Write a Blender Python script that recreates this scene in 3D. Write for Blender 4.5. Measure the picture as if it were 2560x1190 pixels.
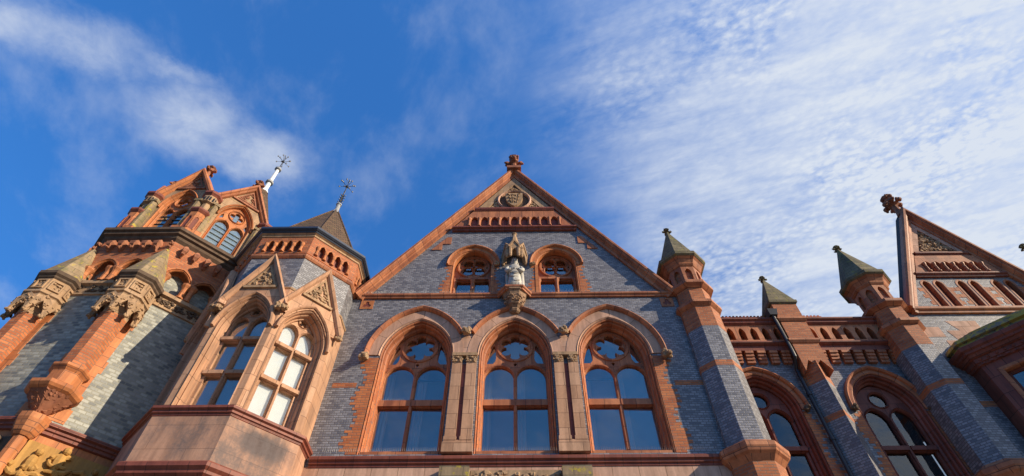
import bpy, bmesh, math, random
from math import radians as R, sin, cos, tan, pi, sqrt, hypot, atan2
from mathutils import Vector
from mathutils.geometry import delaunay_2d_cdt

scene = bpy.context.scene
for o in list(bpy.data.objects):
    bpy.data.objects.remove(o)

# ------------------------------------------------------------------ camera
cam_d = bpy.data.cameras.new('camera')
cam_d.sensor_fit = 'HORIZONTAL'
cam_d.sensor_width = 36.0
cam_d.lens = 36.0 * 1357.0 / 2560.0
cam_d.clip_start = 0.1
cam_d.clip_end = 4000
cam = bpy.data.objects.new('camera', cam_d)
cam.location = (0, -12.0, 1.6)
cam.rotation_euler = (R(90 + 52), 0, R(0.7))
scene.collection.objects.link(cam)
scene.camera = cam

# ------------------------------------------------------------------ sun, sky, exposure
SUN_AZ, SUN_EL = 69.0, 24.0          # degrees right of the facade normal, degrees up
sx, sy, sz = sin(R(SUN_AZ)) * cos(R(SUN_EL)), -cos(R(SUN_AZ)) * cos(R(SUN_EL)), sin(R(SUN_EL))
sun_d = bpy.data.lights.new('sun', 'SUN')
sun_d.energy = 5.0
sun_d.angle = R(0.5)
sun_d.color = (1.0, 0.85, 0.64)
sun = bpy.data.objects.new('sun', sun_d)
sun.rotation_euler = Vector((sx, sy, sz)).to_track_quat('Z', 'Y').to_euler()
sun.location = (20, -20, 30)
scene.collection.objects.link(sun)

world = bpy.data.worlds.new("World")
scene.world = world
world.use_nodes = True
SKY_STRENGTH = 0.13


class NT:
    """tiny node-tree helper"""
    def __init__(s, tree):
        s.t = tree
        tree.nodes.clear()

    def n(s, typ, ins=None, **props):
        nd = s.t.nodes.new(typ)
        for k, v in props.items():
            setattr(nd, k, v)
        if ins:
            for k, v in ins.items():
                s.set(nd, k, v)
        return nd

    def set(s, nd, k, v):
        sock = nd.inputs[k]
        if isinstance(v, bpy.types.NodeSocket):
            s.t.links.new(v, sock)
        else:
            sock.default_value = v

    def math(s, op, a, b=None, c=None, clamp=False):
        nd = s.n('ShaderNodeMath', operation=op, use_clamp=clamp)
        s.set(nd, 0, a)
        if b is not None:
            s.set(nd, 1, b)
        if c is not None:
            s.set(nd, 2, c)
        return nd.outputs[0]

    def vmath(s, op, a, b=None):
        nd = s.n('ShaderNodeVectorMath', operation=op)
        s.set(nd, 0, a)
        if b is not None:
            s.set(nd, 1, b)
        return nd.outputs[1] if op in ('LENGTH', 'DISTANCE', 'DOT_PRODUCT') else nd.outputs[0]

    def mix(s, fac, a, b, blend='MIX'):
        nd = s.n('ShaderNodeMix', data_type='RGBA', blend_type=blend)
        s.set(nd, 0, fac)
        s.set(nd, 6, a)
        s.set(nd, 7, b)
        return nd.outputs[2]

    def ramp(s, v, lo, hi, a=0.0, b=1.0, smooth=True):
        nd = s.n('ShaderNodeMapRange', interpolation_type='SMOOTHSTEP' if smooth else 'LINEAR')
        s.set(nd, 0, v)
        for i, x in enumerate((lo, hi, a, b)):
            s.set(nd, i + 1, x)
        return nd.outputs[0]

    def noise(s, vec, scale, detail=4, rough=0.55, dist=0.0):
        nd = s.n('ShaderNodeTexNoise', {'Vector': vec, 'Scale': scale, 'Detail': detail, 'Roughness': rough, 'Distortion': dist})
        return nd.outputs[0]

    def mapping(s, vec, loc=(0, 0, 0), rot=(0, 0, 0), scale=(1, 1, 1)):
        nd = s.n('ShaderNodeMapping', {'Vector': vec, 'Location': loc, 'Rotation': rot, 'Scale': scale})
        return nd.outputs[0]


def build_world():
    w = NT(world.node_tree)
    sky = w.n('ShaderNodeTexSky', sky_type='NISHITA', sun_disc=False)
    sky.sun_elevation = R(SUN_EL)
    sky.sun_rotation = atan2(sx, sy)
    sky.air_density = 1.0
    sky.dust_density = 0.3
    sky.ozone_density = 2.5
    geo = w.n('ShaderNodeTexCoord')
    d = w.vmath('NORMALIZE', geo.outputs['Generated'])
    sep = w.n('ShaderNodeSeparateXYZ', {0: d})
    blue = w.mix(1.0, sky.outputs[0], (0.44, 1.15, 1.86, 1), 'MULTIPLY')
    deep = w.ramp(sep.outputs[2], 0.0, 0.95, 0.30, 1.0, False)
    blue = w.vmath('SCALE', blue, None)
    world.node_tree.nodes[-1].inputs['Scale'].default_value = 1.0
    w.set(world.node_tree.nodes[-1], 'Scale', deep)
    z = w.math('MAXIMUM', sep.outputs[2], 0.06)
    px = w.math('DIVIDE', sep.outputs[0], z)
    py = w.math('DIVIDE', sep.outputs[1], z)
    P = w.n('ShaderNodeCombineXYZ', {0: px, 1: py}).outputs[0]
    warp = w.n('ShaderNodeTexNoise', {'Vector': P, 'Scale': 3.0, 'Detail': 5, 'Roughness': 0.6})
    wv = w.vmath('SUBTRACT', warp.outputs['Color'], (0.5, 0.5, 0.5))
    wv = w.vmath('MULTIPLY', wv, (0.22, 0.22, 0))
    Q = w.vmath('ADD', P, wv)

    fw_ = w.n('ShaderNodeTexNoise', {'Vector': P, 'Scale': 7.0, 'Detail': 6, 'Roughness': 0.62})
    fv = w.vmath('MULTIPLY', w.vmath('SUBTRACT', fw_.outputs['Color'], (0.5, 0.5, 0.5)), (0.15, 0.15, 0))
    QF = w.vmath('ADD', P, fv)

    def blob(c, ang, rx, ry, soft):
        v = w.mapping(w.vmath('SUBTRACT', QF, (c[0], c[1], 0)), rot=(0, 0, -R(ang)))
        v = w.vmath('MULTIPLY', v, (1 / rx, 1 / ry, 0))
        return w.ramp(w.vmath('LENGTH', v), 1.0 + soft * .25, 1.0 - soft, 0, 1)

    def along(vec, ang, sx_, sy_):
        """stretch the pattern along a direction"""
        return w.mapping(w.mapping(vec, rot=(0, 0, R(ang))), scale=(sx_, sy_, 1))

    # left: a thinning band and one torn cumulus
    l1 = blob((-0.80, 0.315), 27, 0.21, 0.070, 0.9)
    l1b = blob((-0.66, 0.375), 24, 0.12, 0.035, 0.9)
    l2 = blob((-0.64, 0.50), 14, 0.150, 0.112, 0.75)
    l2b = blob((-0.55, 0.555), 14, 0.125, 0.092, 0.75)
    l3 = blob((-0.90, 0.27), 20, 0.10, 0.06, 0.9)
    soft = w.noise(P, 11.0, 7, 0.62, 0.3)
    left = w.math('MAXIMUM', w.math('MAXIMUM', w.math('MULTIPLY', l1, 0.8), w.math('MULTIPLY', l2, 1.0)), w.math('MULTIPLY', l3, 0.9))
    left = w.math('MAXIMUM', left, w.math('MAXIMUM', w.math('MULTIPLY', l1b, 0.7), w.math('MULTIPLY', l2b, 1.0)))
    left = w.math('MULTIPLY', left, w.ramp(soft, 0.25, 0.70, 0.45, 1.0))
    # right: altocumulus field beyond a soft oblique edge
    sq = w.n('ShaderNodeSeparateXYZ', {0: Q})
    edge = w.math('ADD', sq.outputs[0], w.math('MULTIPLY', w.math('ABSOLUTE', w.math('SUBTRACT', sq.outputs[1], 0.40)), -0.38))
    field = w.ramp(edge, -0.09, 0.30, 0.0, 1.0)
    thick = w.ramp(edge, 0.02, 0.80, 0.0, 1.0)
    streak = w.noise(along(P, 17, 1.3, 6.5), 1.7, 6, 0.62, 0.35)
    cells = w.n('ShaderNodeTexVoronoi', {'Vector': w.vmath('ADD', along(P, 24, 1.0, 1.45), w.vmath('MULTIPLY', fv, (0.5, 0.5, 0))), 'Scale': 52.0}, feature='SMOOTH_F1')
    cells.inputs['Smoothness'].default_value = 0.6
    puffs = w.ramp(cells.outputs['Distance'], 0.75, 0.05, 0.0, 1.0)
    fine = w.noise(along(P, 24, 1.0, 1.6), 60.0, 4, 0.65, 0.3)
    mid = w.noise(along(P, 17, 1.0, 2.2), 8.0, 6, 0.62, 0.4)
    patchy = w.ramp(w.noise(P, 2.6, 3, 0.5), 0.40, 0.66, 0.25, 1.35)
    patchy = w.math('MULTIPLY', patchy, w.ramp(edge, 0.0, 0.40, 0.35, 1.0))
    detail = w.math('ADD', w.math('MULTIPLY', w.math('SUBTRACT', fine, 0.5), 0.46), w.math('MULTIPLY', w.math('SUBTRACT', puffs, 0.45), 0.20))
    tex = w.math('ADD', w.math('MULTIPLY', streak, 0.80), w.math('MULTIPLY', mid, 0.56))
    tex = w.math('ADD', tex, w.math('MULTIPLY', detail, patchy))
    cov = w.math('ADD', w.math('MULTIPLY', thick, 0.36), tex)
    right = w.math('MULTIPLY', field, w.ramp(cov, 0.44, 1.07, 0.10, 1.0, False))
    # faint veil
    veil = w.noise(along(P, 60, 1.0, 1.5), 3.4, 6, 0.6, 0.15)
    veil = w.ramp(veil, 0.45, 0.80, 0.0, 0.24)
    dens = w.math('MAXIMUM', w.math('MULTIPLY', left, 0.68), w.math('MULTIPLY', right, 0.96))
    dens = w.math('ADD', dens, w.math('MULTIPLY', veil, w.math('SUBTRACT', 1.0, dens)), clamp=True)
    cloud = (4.3, 4.65, 5.2, 1)
    col = w.mix(dens, blue, cloud)
    bg = w.n('ShaderNodeBackground', {'Color': col, 'Strength': SKY_STRENGTH})
    out = w.n('ShaderNodeOutputWorld', {'Surface': bg.outputs[0]})


build_world()
scene.view_settings.view_transform = 'Standard'
scene.view_settings.look = 'None'
scene.view_settings.exposure = 0.38
scene.view_settings.gamma = 1.0
scene.view_settings.use_curve_mapping = False
scene.cycles.max_bounces = 6

# ------------------------------------------------------------------ materials
MAT = {}


def new_mat(name):
    m = bpy.data.materials.new(name)
    m.use_nodes = True
    MAT[name] = m
    return NT(m.node_tree)


def finish(t, col, rough, bump=None, bump_strength=0.3, spec=0.4, dist=0.02):
    b = t.n('ShaderNodeBsdfPrincipled', {'Base Color': col, 'Roughness': rough, 'Specular IOR Level': spec})
    if bump is not None:
        bn = t.n('ShaderNodeBump', {'Height': bump, 'Strength': bump_strength, 'Distance': dist})
        t.set(b, 'Normal', bn.outputs[0])
    t.n('ShaderNodeOutputMaterial', {'Surface': b.outputs[0]})


def brick_mat(name, c1, c2, mortar, bw=0.21, bh=0.073, ms=0.009, rough=0.55, blot=0.35, spec=0.4, third=None):
    t = new_mat(name)
    uv = t.n('ShaderNodeUVMap').outputs[0]
    obj = t.n('ShaderNodeNewGeometry').outputs['Position']
    b = t.n('ShaderNodeTexBrick', {'Vector': uv, 'Color1': c1, 'Color2': c2, 'Mortar': mortar, 'Scale': 1.0, 'Mortar Size': ms,
                                   'Mortar Smooth': 0.3, 'Bias': 0.0, 'Brick Width': bw, 'Row Height': bh})
    col = b.outputs['Color']
    big = t.noise(t.mapping(obj, scale=(1, 1, .7)), 1.1, 6, 0.72)
    col = t.mix(blot, col, t.mix(big, (0.25, 0.25, 0.28, 1), (1.65, 1.6, 1.55, 1)), 'MULTIPLY')
    if third:
        spot = t.ramp(t.noise(t.mapping(obj, scale=(1.6, 1.6, 3.5)), 2.2, 4, 0.7), 0.54, 0.70)
        col = t.mix(t.math('MULTIPLY', spot, 0.65), col, third)
    fine = t.noise(obj, 24.0, 3, 0.6)
    col = t.mix(0.4, col, t.mix(fine, (0.55, 0.55, 0.55, 1), (1.4, 1.4, 1.4, 1)), 'MULTIPLY')
    ht = t.math('ADD', t.math('MULTIPLY', b.outputs['Fac'], -1.0), t.math('MULTIPLY', fine, 0.35))
    finish(t, col, rough, ht, 0.55, spec, 0.012)


def block_mat(name, c1, c2, joint, bw=0.6, bh=0.32, ms=0.008, rough=0.8, stain=None, stain_amt=0.5, nscale=1.3, lichen=None):
    t = new_mat(name)
    uv = t.n('ShaderNodeUVMap').outputs[0]
    obj = t.n('ShaderNodeNewGeometry').outputs['Position']
    b = t.n('ShaderNodeTexBrick', {'Vector': uv, 'Color1': c1, 'Color2': c2, 'Mortar': joint, 'Scale': 1.0, 'Mortar Size': ms,
                                   'Mortar Smooth': 0.2, 'Bias': 0.0, 'Brick Width': bw, 'Row Height': bh})
    col = b.outputs['Color']
    big = t.noise(t.mapping(obj, scale=(1, 1, 0.6)), nscale, 6, 0.65)
    if name == 'sooty_sandstone':
        dd = t.vmath('LENGTH', t.vmath('MULTIPLY', t.vmath('SUBTRACT', obj, (-5.55, -1.22, 8.12)), (1.0, 1.0, 2.2)))
        patch = t.ramp(t.math('ADD', dd, t.math('MULTIPLY', t.noise(obj, 3.0, 5, 0.7), 0.9)), 1.35, 0.85)
        col = t.mix(t.math('MULTIPLY', patch, 0.85), col, (0.075, 0.07, 0.075, 1))
    fine = t.noise(obj, 17.0, 4, 0.65)
    col = t.mix(0.45, col, t.mix(fine, (0.5, 0.5, 0.5, 1), (1.5, 1.5, 1.5, 1)), 'MULTIPLY')
    run = t.noise(t.mapping(obj, scale=(5.0, 5.0, 0.55)), 1.0, 5, 0.7)
    col = t.mix(0.55, col, t.mix(t.ramp(run, 0.36, 0.66), (0.56, 0.54, 0.54, 1), (1.15, 1.15, 1.15, 1)), 'MULTIPLY')
    if stain:
        s = t.ramp(t.math('ADD', t.math('MULTIPLY', big, 0.8), t.math('MULTIPLY', fine, 0.2)), 0.48, 0.68)
        col = t.mix(t.math('MULTIPLY', s, stain_amt), col, stain)
    if lichen:
        ln = t.noise(obj, 5.5, 5, 0.7)
        s = t.ramp(ln, 0.44, 0.54) if name == 'bay_roof_stone' else t.ramp(ln, 0.56, 0.64)
        col = t.mix(t.math('MULTIPLY', s, 0.8), col, lichen)
    ht = t.math('ADD', t.math('MULTIPLY', b.outputs['Fac'], -0.6), t.math('MULTIPLY', fine, 0.5))
    finish(t, col, rough, ht, 0.4, 0.3, 0.012)


brick_mat('grey_brick', (0.125, 0.123, 0.140, 1), (0.30, 0.295, 0.31, 1), (0.12, 0.11, 0.105, 1), bw=0.14, bh=0.066, ms=0.010, rough=0.42, spec=0.5)
brick_mat('tower_brick', (0.13, 0.135, 0.125, 1), (0.37, 0.37, 0.315, 1), (0.26, 0.25, 0.19, 1), bw=0.17, bh=0.085, ms=.012, rough=0.5, spec=0.45)
brick_mat('red_brick', (0.34, 0.095, 0.034, 1), (0.52, 0.175, 0.065, 1), (0.24, 0.15, 0.10, 1), rough=0.7, blot=0.3, spec=0.3)
brick_mat('surround_brick', (0.38, 0.10, 0.034, 1), (0.56, 0.19, 0.065, 1), (0.26, 0.14, 0.09, 1), rough=0.7, blot=0.3, spec=0.3, third=(0.22, 0.12, 0.10, 1))
block_mat('terracotta', (0.38, 0.130, 0.058, 1), (0.53, 0.210, 0.095, 1), (0.10, 0.045, 0.03, 1), bw=0.42, bh=0.5, rough=0.6, stain=(0.16, 0.055, 0.035, 1), stain_amt=0.55, nscale=2.2)
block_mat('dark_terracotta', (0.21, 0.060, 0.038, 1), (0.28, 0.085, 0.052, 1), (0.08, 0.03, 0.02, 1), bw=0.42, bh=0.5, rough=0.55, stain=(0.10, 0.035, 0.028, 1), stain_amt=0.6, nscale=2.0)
block_mat('orange_terracotta', (0.48, 0.165, 0.058, 1), (0.55, 0.21, 0.08, 1), (0.20, 0.09, 0.05, 1), bw=0.40, bh=0.3, rough=0.65, stain=(0.24, 0.10, 0.05, 1), stain_amt=0.55, nscale=2.4)
block_mat('sandstone', (0.54, 0.315, 0.215, 1), (0.64, 0.40, 0.285, 1), (0.24, 0.14, 0.09, 1), bw=0.62, bh=0.36, rough=0.85, stain=(0.20, 0.12, 0.085, 1), stain_amt=0.45, nscale=1.1)
block_mat('oriel_stone', (0.46, 0.25, 0.145, 1), (0.56, 0.33, 0.205, 1), (0.22, 0.12, 0.075, 1), bw=0.62, bh=0.42, rough=0.85, stain=(0.19, 0.12, 0.085, 1), stain_amt=0.5, nscale=1.3)
block_mat('buff_sandstone', (0.40, 0.25, 0.135, 1), (0.46, 0.30, 0.18, 1), (0.20, 0.14, 0.09, 1), bw=0.5, bh=0.4, rough=0.85, stain=(0.17, 0.12, 0.09, 1), stain_amt=0.5, nscale=1.8)
block_mat('lichen_stone', (0.27, 0.19, 0.11, 1), (0.33, 0.24, 0.14, 1), (0.14, 0.12, 0.08, 1), bw=0.5, bh=0.22, rough=0.9, stain=(0.10, 0.11, 0.05, 1), stain_amt=0.6, nscale=3.0, lichen=(0.46, 0.36, 0.03, 1))
block_mat('mossy_stone', (0.16, 0.135, 0.085, 1), (0.22, 0.18, 0.105, 1), (0.08, 0.07, 0.05, 1), bw=0.4, bh=0.18, rough=0.9, stain=(0.06, 0.065, 0.03, 1), stain_amt=0.7, nscale=3.0, lichen=(0.24, 0.21, 0.05, 1))
block_mat('carved_red_stone', (0.31, 0.12, 0.065, 1), (0.37, 0.155, 0.085, 1), (0.27, 0.1, 0.055, 1), bw=3, bh=3, rough=0.8, stain=(0.14, 0.05, 0.04, 1), stain_amt=0.6, nscale=6.0)
block_mat('carved_buff_stone', (0.40, 0.25, 0.14, 1), (0.46, 0.30, 0.17, 1), (0.35, 0.22, 0.12, 1), bw=3, bh=3, rough=0.85, stain=(0.12, 0.085, 0.06, 1), stain_amt=0.7, nscale=7.0)
block_mat('carved_brown_stone', (0.28, 0.165, 0.095, 1), (0.33, 0.20, 0.12, 1), (0.25, 0.15, 0.09, 1), bw=3, bh=3, rough=0.85, stain=(0.08, 0.06, 0.045, 1), stain_amt=0.75, nscale=8.0)
block_mat('carved_ochre_stone', (0.42, 0.225, 0.06, 1), (0.47, 0.26, 0.08, 1), (0.4, 0.22, 0.06, 1), bw=3, bh=3, rough=0.8, stain=(0.28, 0.17, 0.07, 1), stain_amt=0.6, nscale=5.0)
block_mat('dark_carving', (0.11, 0.075, 0.05, 1), (0.14, 0.09, 0.06, 1), (0.09, 0.06, 0.04, 1), bw=3, bh=3, rough=0.9, stain=(0.05, 0.04, 0.03, 1), stain_amt=0.6, nscale=7.0)
block_mat('white_stone', (0.48, 0.45, 0.40, 1), (0.53, 0.50, 0.44, 1), (0.4, 0.38, 0.34, 1), bw=3, bh=3, rough=0.85, stain=(0.16, 0.15, 0.14, 1), stain_amt=0.75, nscale=7.0)
brick_mat('roof_tile', (0.085, 0.05, 0.028, 1), (0.16, 0.095, 0.05, 1), (0.035, 0.022, 0.015, 1), bw=0.18, bh=0.12, ms=0.012, rough=0.85, blot=0.5, third=(0.10, 0.085, 0.035, 1))
brick_mat('ridge_tile', (0.40, 0.10, 0.05, 1), (0.46, 0.13, 0.06, 1), (0.2, 0.06, 0.03, 1), bw=0.3, bh=0.3, rough=0.8)
block_mat('sooty_sandstone', (0.46, 0.25, 0.16, 1), (0.50, 0.285, 0.185, 1), (0.27, 0.15, 0.10, 1), bw=1.7, bh=0.55, ms=.006, rough=0.85, stain=(0.13, 0.105, 0.10, 1), stain_amt=0.9, nscale=0.75)


def flat_mat(name, col, rough=0.5, metal=0.0, vary=0.25, nscale=6.0):
    t = new_mat(name)
    obj = t.n('ShaderNodeNewGeometry').outputs['Position']
    nz = t.noise(obj, nscale, 4, 0.6)
    c = t.mix(vary * 2, col, t.mix(nz, (0.4, 0.4, 0.4, 1), (1.6, 1.6, 1.6, 1)), 'MULTIPLY')
    b = t.n('ShaderNodeBsdfPrincipled', {'Base Color': c, 'Roughness': rough, 'Metallic': metal})
    t.n('ShaderNodeOutputMaterial', {'Surface': b.outputs[0]})


flat_mat('black_iron', (0.018, 0.018, 0.022, 1), 0.45)
flat_mat('gutter_lead', (0.05, 0.06, 0.085, 1), 0.35, 0.3)
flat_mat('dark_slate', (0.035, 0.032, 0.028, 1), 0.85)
flat_mat('white_paint', (0.78, 0.78, 0.76, 1), 0.5, 0.0, 0.1)
flat_mat('lead_grey', (0.33, 0.33, 0.32, 1), 0.5, 0.1)
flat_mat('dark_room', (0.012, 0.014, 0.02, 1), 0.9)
flat_mat('lit_reveal_strip', (0.42, 0.43, 0.44, 1), 0.9, 0.0, 0.1, 2.0)  # pale tone standing in for light on the inner window reveals
flat_mat('grey_blind', (0.34, 0.355, 0.38, 1), 0.9, 0.0, 0.15, 2.0)
flat_mat('blue_blind', (0.30, 0.31, 0.34, 1), 0.9, 0.0, 0.15, 2.0)
flat_mat('white_blind', (0.90, 0.91, 0.87, 1), 0.9, 0.0, 0.05, 2.0)
flat_mat('lead_came', (0.03, 0.03, 0.035, 1), 0.6)
flat_mat('spike_metal', (0.45, 0.43, 0.40, 1), 0.4, 0.3)
flat_mat('asphalt', (0.05, 0.05, 0.052, 1), 0.9, 0.0, 0.3, 3.0)
block_mat('paving', (0.22, 0.20, 0.18, 1), (0.28, 0.26, 0.23, 1), (0.12, 0.11, 0.10, 1), bw=0.6, bh=0.6, rough=0.9)


def glass_mat(name, tint, refl_lo, refl_hi):
    t = new_mat(name)
    lw = t.n('ShaderNodeLayerWeight', {'Blend': 0.5})
    f = t.ramp(lw.outputs['Facing'], 0.0, 1.0, refl_lo, refl_hi, False)
    obj = t.n('ShaderNodeNewGeometry').outputs['Position']
    bn = t.n('ShaderNodeBump', {'Height': t.noise(obj, 1.2, 2, 0.5), 'Strength': 0.12, 'Distance': 0.05})
    tr = t.n('ShaderNodeBsdfTransparent', {'Color': tint})
    gl = t.n('ShaderNodeBsdfGlossy', {'Color': (1.0, 0.92, 0.80, 1), 'Roughness': 0.015, 'Normal': bn.outputs[0]})
    mx = t.n('ShaderNodeMixShader', {0: f, 1: tr.outputs[0], 2: gl.outputs[0]})
    t.n('ShaderNodeOutputMaterial', {'Surface': mx.outputs[0]})


glass_mat('window_glass', (0.93, 0.95, 0.96, 1), 0.12, 0.42)
glass_mat('shaded_glass', (0.6, 0.65, 0.7, 1), 0.04, 0.22)
glass_mat('leaded_glass', (0.7, 0.78, 0.8, 1), 0.25, 0.7)

# ------------------------------------------------------------------ geometry helpers
col = scene.collection


def FR(o, ang):
    """frame of an upright face: u along it, v up, w outward; ang 0 looks to -y, 45 to the right front"""
    a = R(ang)
    ux, uy, nx, ny = cos(a), sin(a), sin(a), -cos(a)
    ox, oy = o[0], o[1]
    oz = o[2] if len(o) > 2 else 0.0
    return lambda u, v, w: (ox + u * ux + w * nx, oy + u * uy + w * ny, oz + v)


PLAN = lambda u, v, w: (u, v, w)


def inside(p, poly):
    x, y = p
    r = False
    j = len(poly) - 1
    for i in range(len(poly)):
        xi, yi = poly[i]
        xj, yj = poly[j]
        if (yi > y) != (yj > y) and x < (xj - xi) * (y - yi) / (yj - yi) + xi:
            r = not r
        j = i
    return r


class MB:
    def __init__(s):
        s.v, s.f, s.uv = [], [], []

    def add(s, pts, faces, uvs=None):
        o = len(s.v)
        s.v.extend(pts)
        for i, f in enumerate(faces):
            s.f.append([k + o for k in f])
            s.uv.append(uvs[i] if uvs else None)
        return s

    def bar(s, fr, u0, u1, v0, v1, w0, w1):
        p = [fr(u, v, w) for w in (w0, w1) for v in (v0, v1) for u in (u0, u1)]
        return s.add(p, [(0, 1, 3, 2), (4, 6, 7, 5), (0, 4, 5, 1), (2, 3, 7, 6), (0, 2, 6, 4), (1, 5, 7, 3)])

    def plate(s, fr, outer, holes=(), w0=-0.1, w1=0.0):
        loops = [list(outer)] + [list(h) for h in holes]
        co, ed = [], []
        for lp in loops:
            b = len(co)
            co += [Vector(p) for p in lp]
            ed += [(b + i, b + (i + 1) % len(lp)) for i in range(len(lp))]
        vs, _, fs, *_ = delaunay_2d_cdt(co, ed, [], 1, 1e-7)
        tri = []
        for f in fs:
            c = (sum(vs[k][0] for k in f) / len(f), sum(vs[k][1] for k in f) / len(f))
            if inside(c, loops[0]) and not any(inside(c, h) for h in loops[1:]):
                tri.append(f)
        n = len(vs)
        pts = [fr(q[0], q[1], w1) for q in vs] + [fr(q[0], q[1], w0) for q in vs]
        faces, uvs = [], []
        edges = {}
        for f in tri:
            faces.append(tuple(f))
            faces.append(tuple(k + n for k in reversed(f)))
            for i in range(len(f)):
                a, b = f[i], f[(i + 1) % len(f)]
                edges.setdefault((min(a, b), max(a, b)), []).append((a, b))
        for e, l in edges.items():
            if len(l) == 1:
                a, b = l[0]
                faces.append((b, a, a + n, b + n))
        return s.add(pts, faces)

    def sweep(s, fr, path, prof, closed=False, uvrun=True):
        n = len(path)
        rings = []
        run = [0.0]
        for i in range(n):
            if i:
                run.append(run[-1] + hypot(path[i][0] - path[i - 1][0], path[i][1] - path[i - 1][1]))
            if closed:
                a, b, c = path[i - 1], path[i], path[(i + 1) % n]
            else:
                a, b, c = path[max(i - 1, 0)], path[i], path[min(i + 1, n - 1)]
            d1 = (b[0] - a[0], b[1] - a[1])
            d2 = (c[0] - b[0], c[1] - b[1])
            if hypot(*d1) < 1e-9:
                d1 = d2
            if hypot(*d2) < 1e-9:
                d2 = d1
            l1, l2 = hypot(*d1), hypot(*d2)
            n1 = (-d1[1] / l1, d1[0] / l1)
            n2 = (-d2[1] / l2, d2[0] / l2)
            m = (n1[0] + n2[0], n1[1] + n2[1])
            k = 1 + n1[0] * n2[0] + n1[1] * n2[1]
            k = max(k, 0.25)
            m = (m[0] / k, m[1] / k)
            rings.append([fr(b[0] + m[0] * q[0], b[1] + m[1] * q[0], q[1]) for q in prof])
        P = len(prof)
        cum = [0.0]
        for j in range(P):
            a, b = prof[j], prof[(j + 1) % P]
            cum.append(cum[-1] + hypot(b[0] - a[0], b[1] - a[1]))
        pts = [p for r in rings for p in r]
        faces, uvs = [], []
        m = n if closed else n - 1
        run.append(run[-1] + 0.3)
        for i in range(m):
            i2 = (i + 1) % n
            for j in range(P):
                j2 = (j + 1) % P
                faces.append((i * P + j, i2 * P + j, i2 * P + j2, i * P + j2))
                uvs.append([(run[i], cum[j]), (run[i + 1], cum[j]), (run[i + 1], cum[j + 1]), (run[i], cum[j + 1])] if uvrun else None)
        if not closed:
            faces.append(tuple(range(P)))
            faces.append(tuple((n - 1) * P + j for j in reversed(range(P))))
            uvs += [None, None]
        return s.add(pts, faces, uvs)

    def rings(s, rgs, cap=True):
        P = len(rgs[0])
        pts = [p for r in rgs for p in r]
        faces = []
        for i in range(len(rgs) - 1):
            for j in range(P):
                j2 = (j + 1) % P
                faces.append((i * P + j, i * P + j2, (i + 1) * P + j2, (i + 1) * P + j))
        if cap:
            faces.append(tuple(reversed(range(P))))
            faces.append(tuple((len(rgs) - 1) * P + j for j in range(P)))
        return s.add(pts, faces)

    def octa(s, c, levels, n=8, a0=None):
        """stack of n-gon levels [(apothem, z)]"""
        st = a0 if a0 is not None else -90 - 180.0 / n
        rg = []
        for ap, z in levels:
            r = ap / cos(pi / n)
            rg.append([(c[0] + r * cos(R(st + 360.0 / n * k)), c[1] + r * sin(R(st + 360.0 / n * k)), z) for k in range(n)])
        return s.rings(rg)

    def lathe(s, c, prof, n=12):
        rg = [[(c[0] + r * cos(2 * pi * k / n), c[1] + r * sin(2 * pi * k / n), z) for k in range(n)] for r, z in prof]
        return s.rings(rg)

    def tube(s, pts, r, n=8):
        pts = [Vector(p) for p in pts]
        rg = []
        for i, p in enumerate(pts):
            a, b = pts[max(i - 1, 0)], pts[min(i + 1, len(pts) - 1)]
            d = (b - a).normalized()
            x = d.cross(Vector((0, 0, 1)))
            if x.length < 0.05:
                x = d.cross(Vector((0, 1, 0)))
            x.normalize()
            y = d.cross(x)
            rr = r[i] if isinstance(r, (list, tuple)) else r
            rg.append([tuple(p + x * rr * cos(2 * pi * k / n) + y * rr * sin(2 * pi * k / n)) for k in range(n)])
        return s.rings(rg)

    def ball(s, c, rx, ry=None, rz=None, n=7, m=5):
        ry = ry or rx
        rz = rz or rx
        rg = []
        for i in range(1, m):
            t = pi * i / m
            rg.append([(c[0] + rx * sin(t) * cos(2 * pi * k / n), c[1] + ry * sin(t) * sin(2 * pi * k / n), c[2] - rz * cos(t)) for k in range(n)])
        return s.rings(rg)

    def build(s, name, mat, parent=None, label=None, smooth=False, kind=None):
        me = bpy.data.meshes.new(name)
        me.from_pydata(s.v, [], s.f)
        bm = bmesh.new()
        bm.from_mesh(me)
        bmesh.ops.recalc_face_normals(bm, faces=bm.faces)
        bm.faces.ensure_lookup_table()
        lay = bm.loops.layers.uv.new('UVMap')
        order = {}
        for i, f in enumerate(bm.faces):
            given = s.uv[i] if i < len(s.uv) else None
            if given:
                mp = dict(zip(s.f[i], given))
                for lp in f.loops:
                    lp[lay].uv = mp[lp.vert.index]
                continue
            nn = f.normal
            if hypot(nn.x, nn.y) < 0.43:
                for lp in f.loops:
                    lp[lay].uv = (lp.vert.co.x, lp.vert.co.y)
            else:
                tx, ty = -nn.y, nn.x
                l = hypot(tx, ty)
                tx, ty = tx / l, ty / l
                k = 1.0 / max(sqrt(1 - nn.z * nn.z), 0.3)
                for lp in f.loops:
                    c = lp.vert.co
                    lp[lay].uv = (c.x * tx + c.y * ty, c.z * k)
        if smooth:
            for f in bm.faces:
                f.smooth = True
        bm.to_mesh(me)
        bm.free()
        me.materials.append(MAT[mat])
        o = bpy.data.objects.new(name, me)
        col.objects.link(o)
        if parent:
            o.parent = parent
            o.matrix_parent_inverse = parent.matrix_world.inverted()
        if label:
            o['label'] = label
        if kind:
            o['kind'] = kind
        return o


def thing(name, label, cat, loc, group=None):
    o = bpy.data.objects.new(name, None)
    o.location = loc
    o.empty_display_size = 0.2
    col.objects.link(o)
    o['label'] = label
    o['category'] = cat
    if group:
        o['group'] = group
    bpy.context.view_layer.update()
    return o


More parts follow.
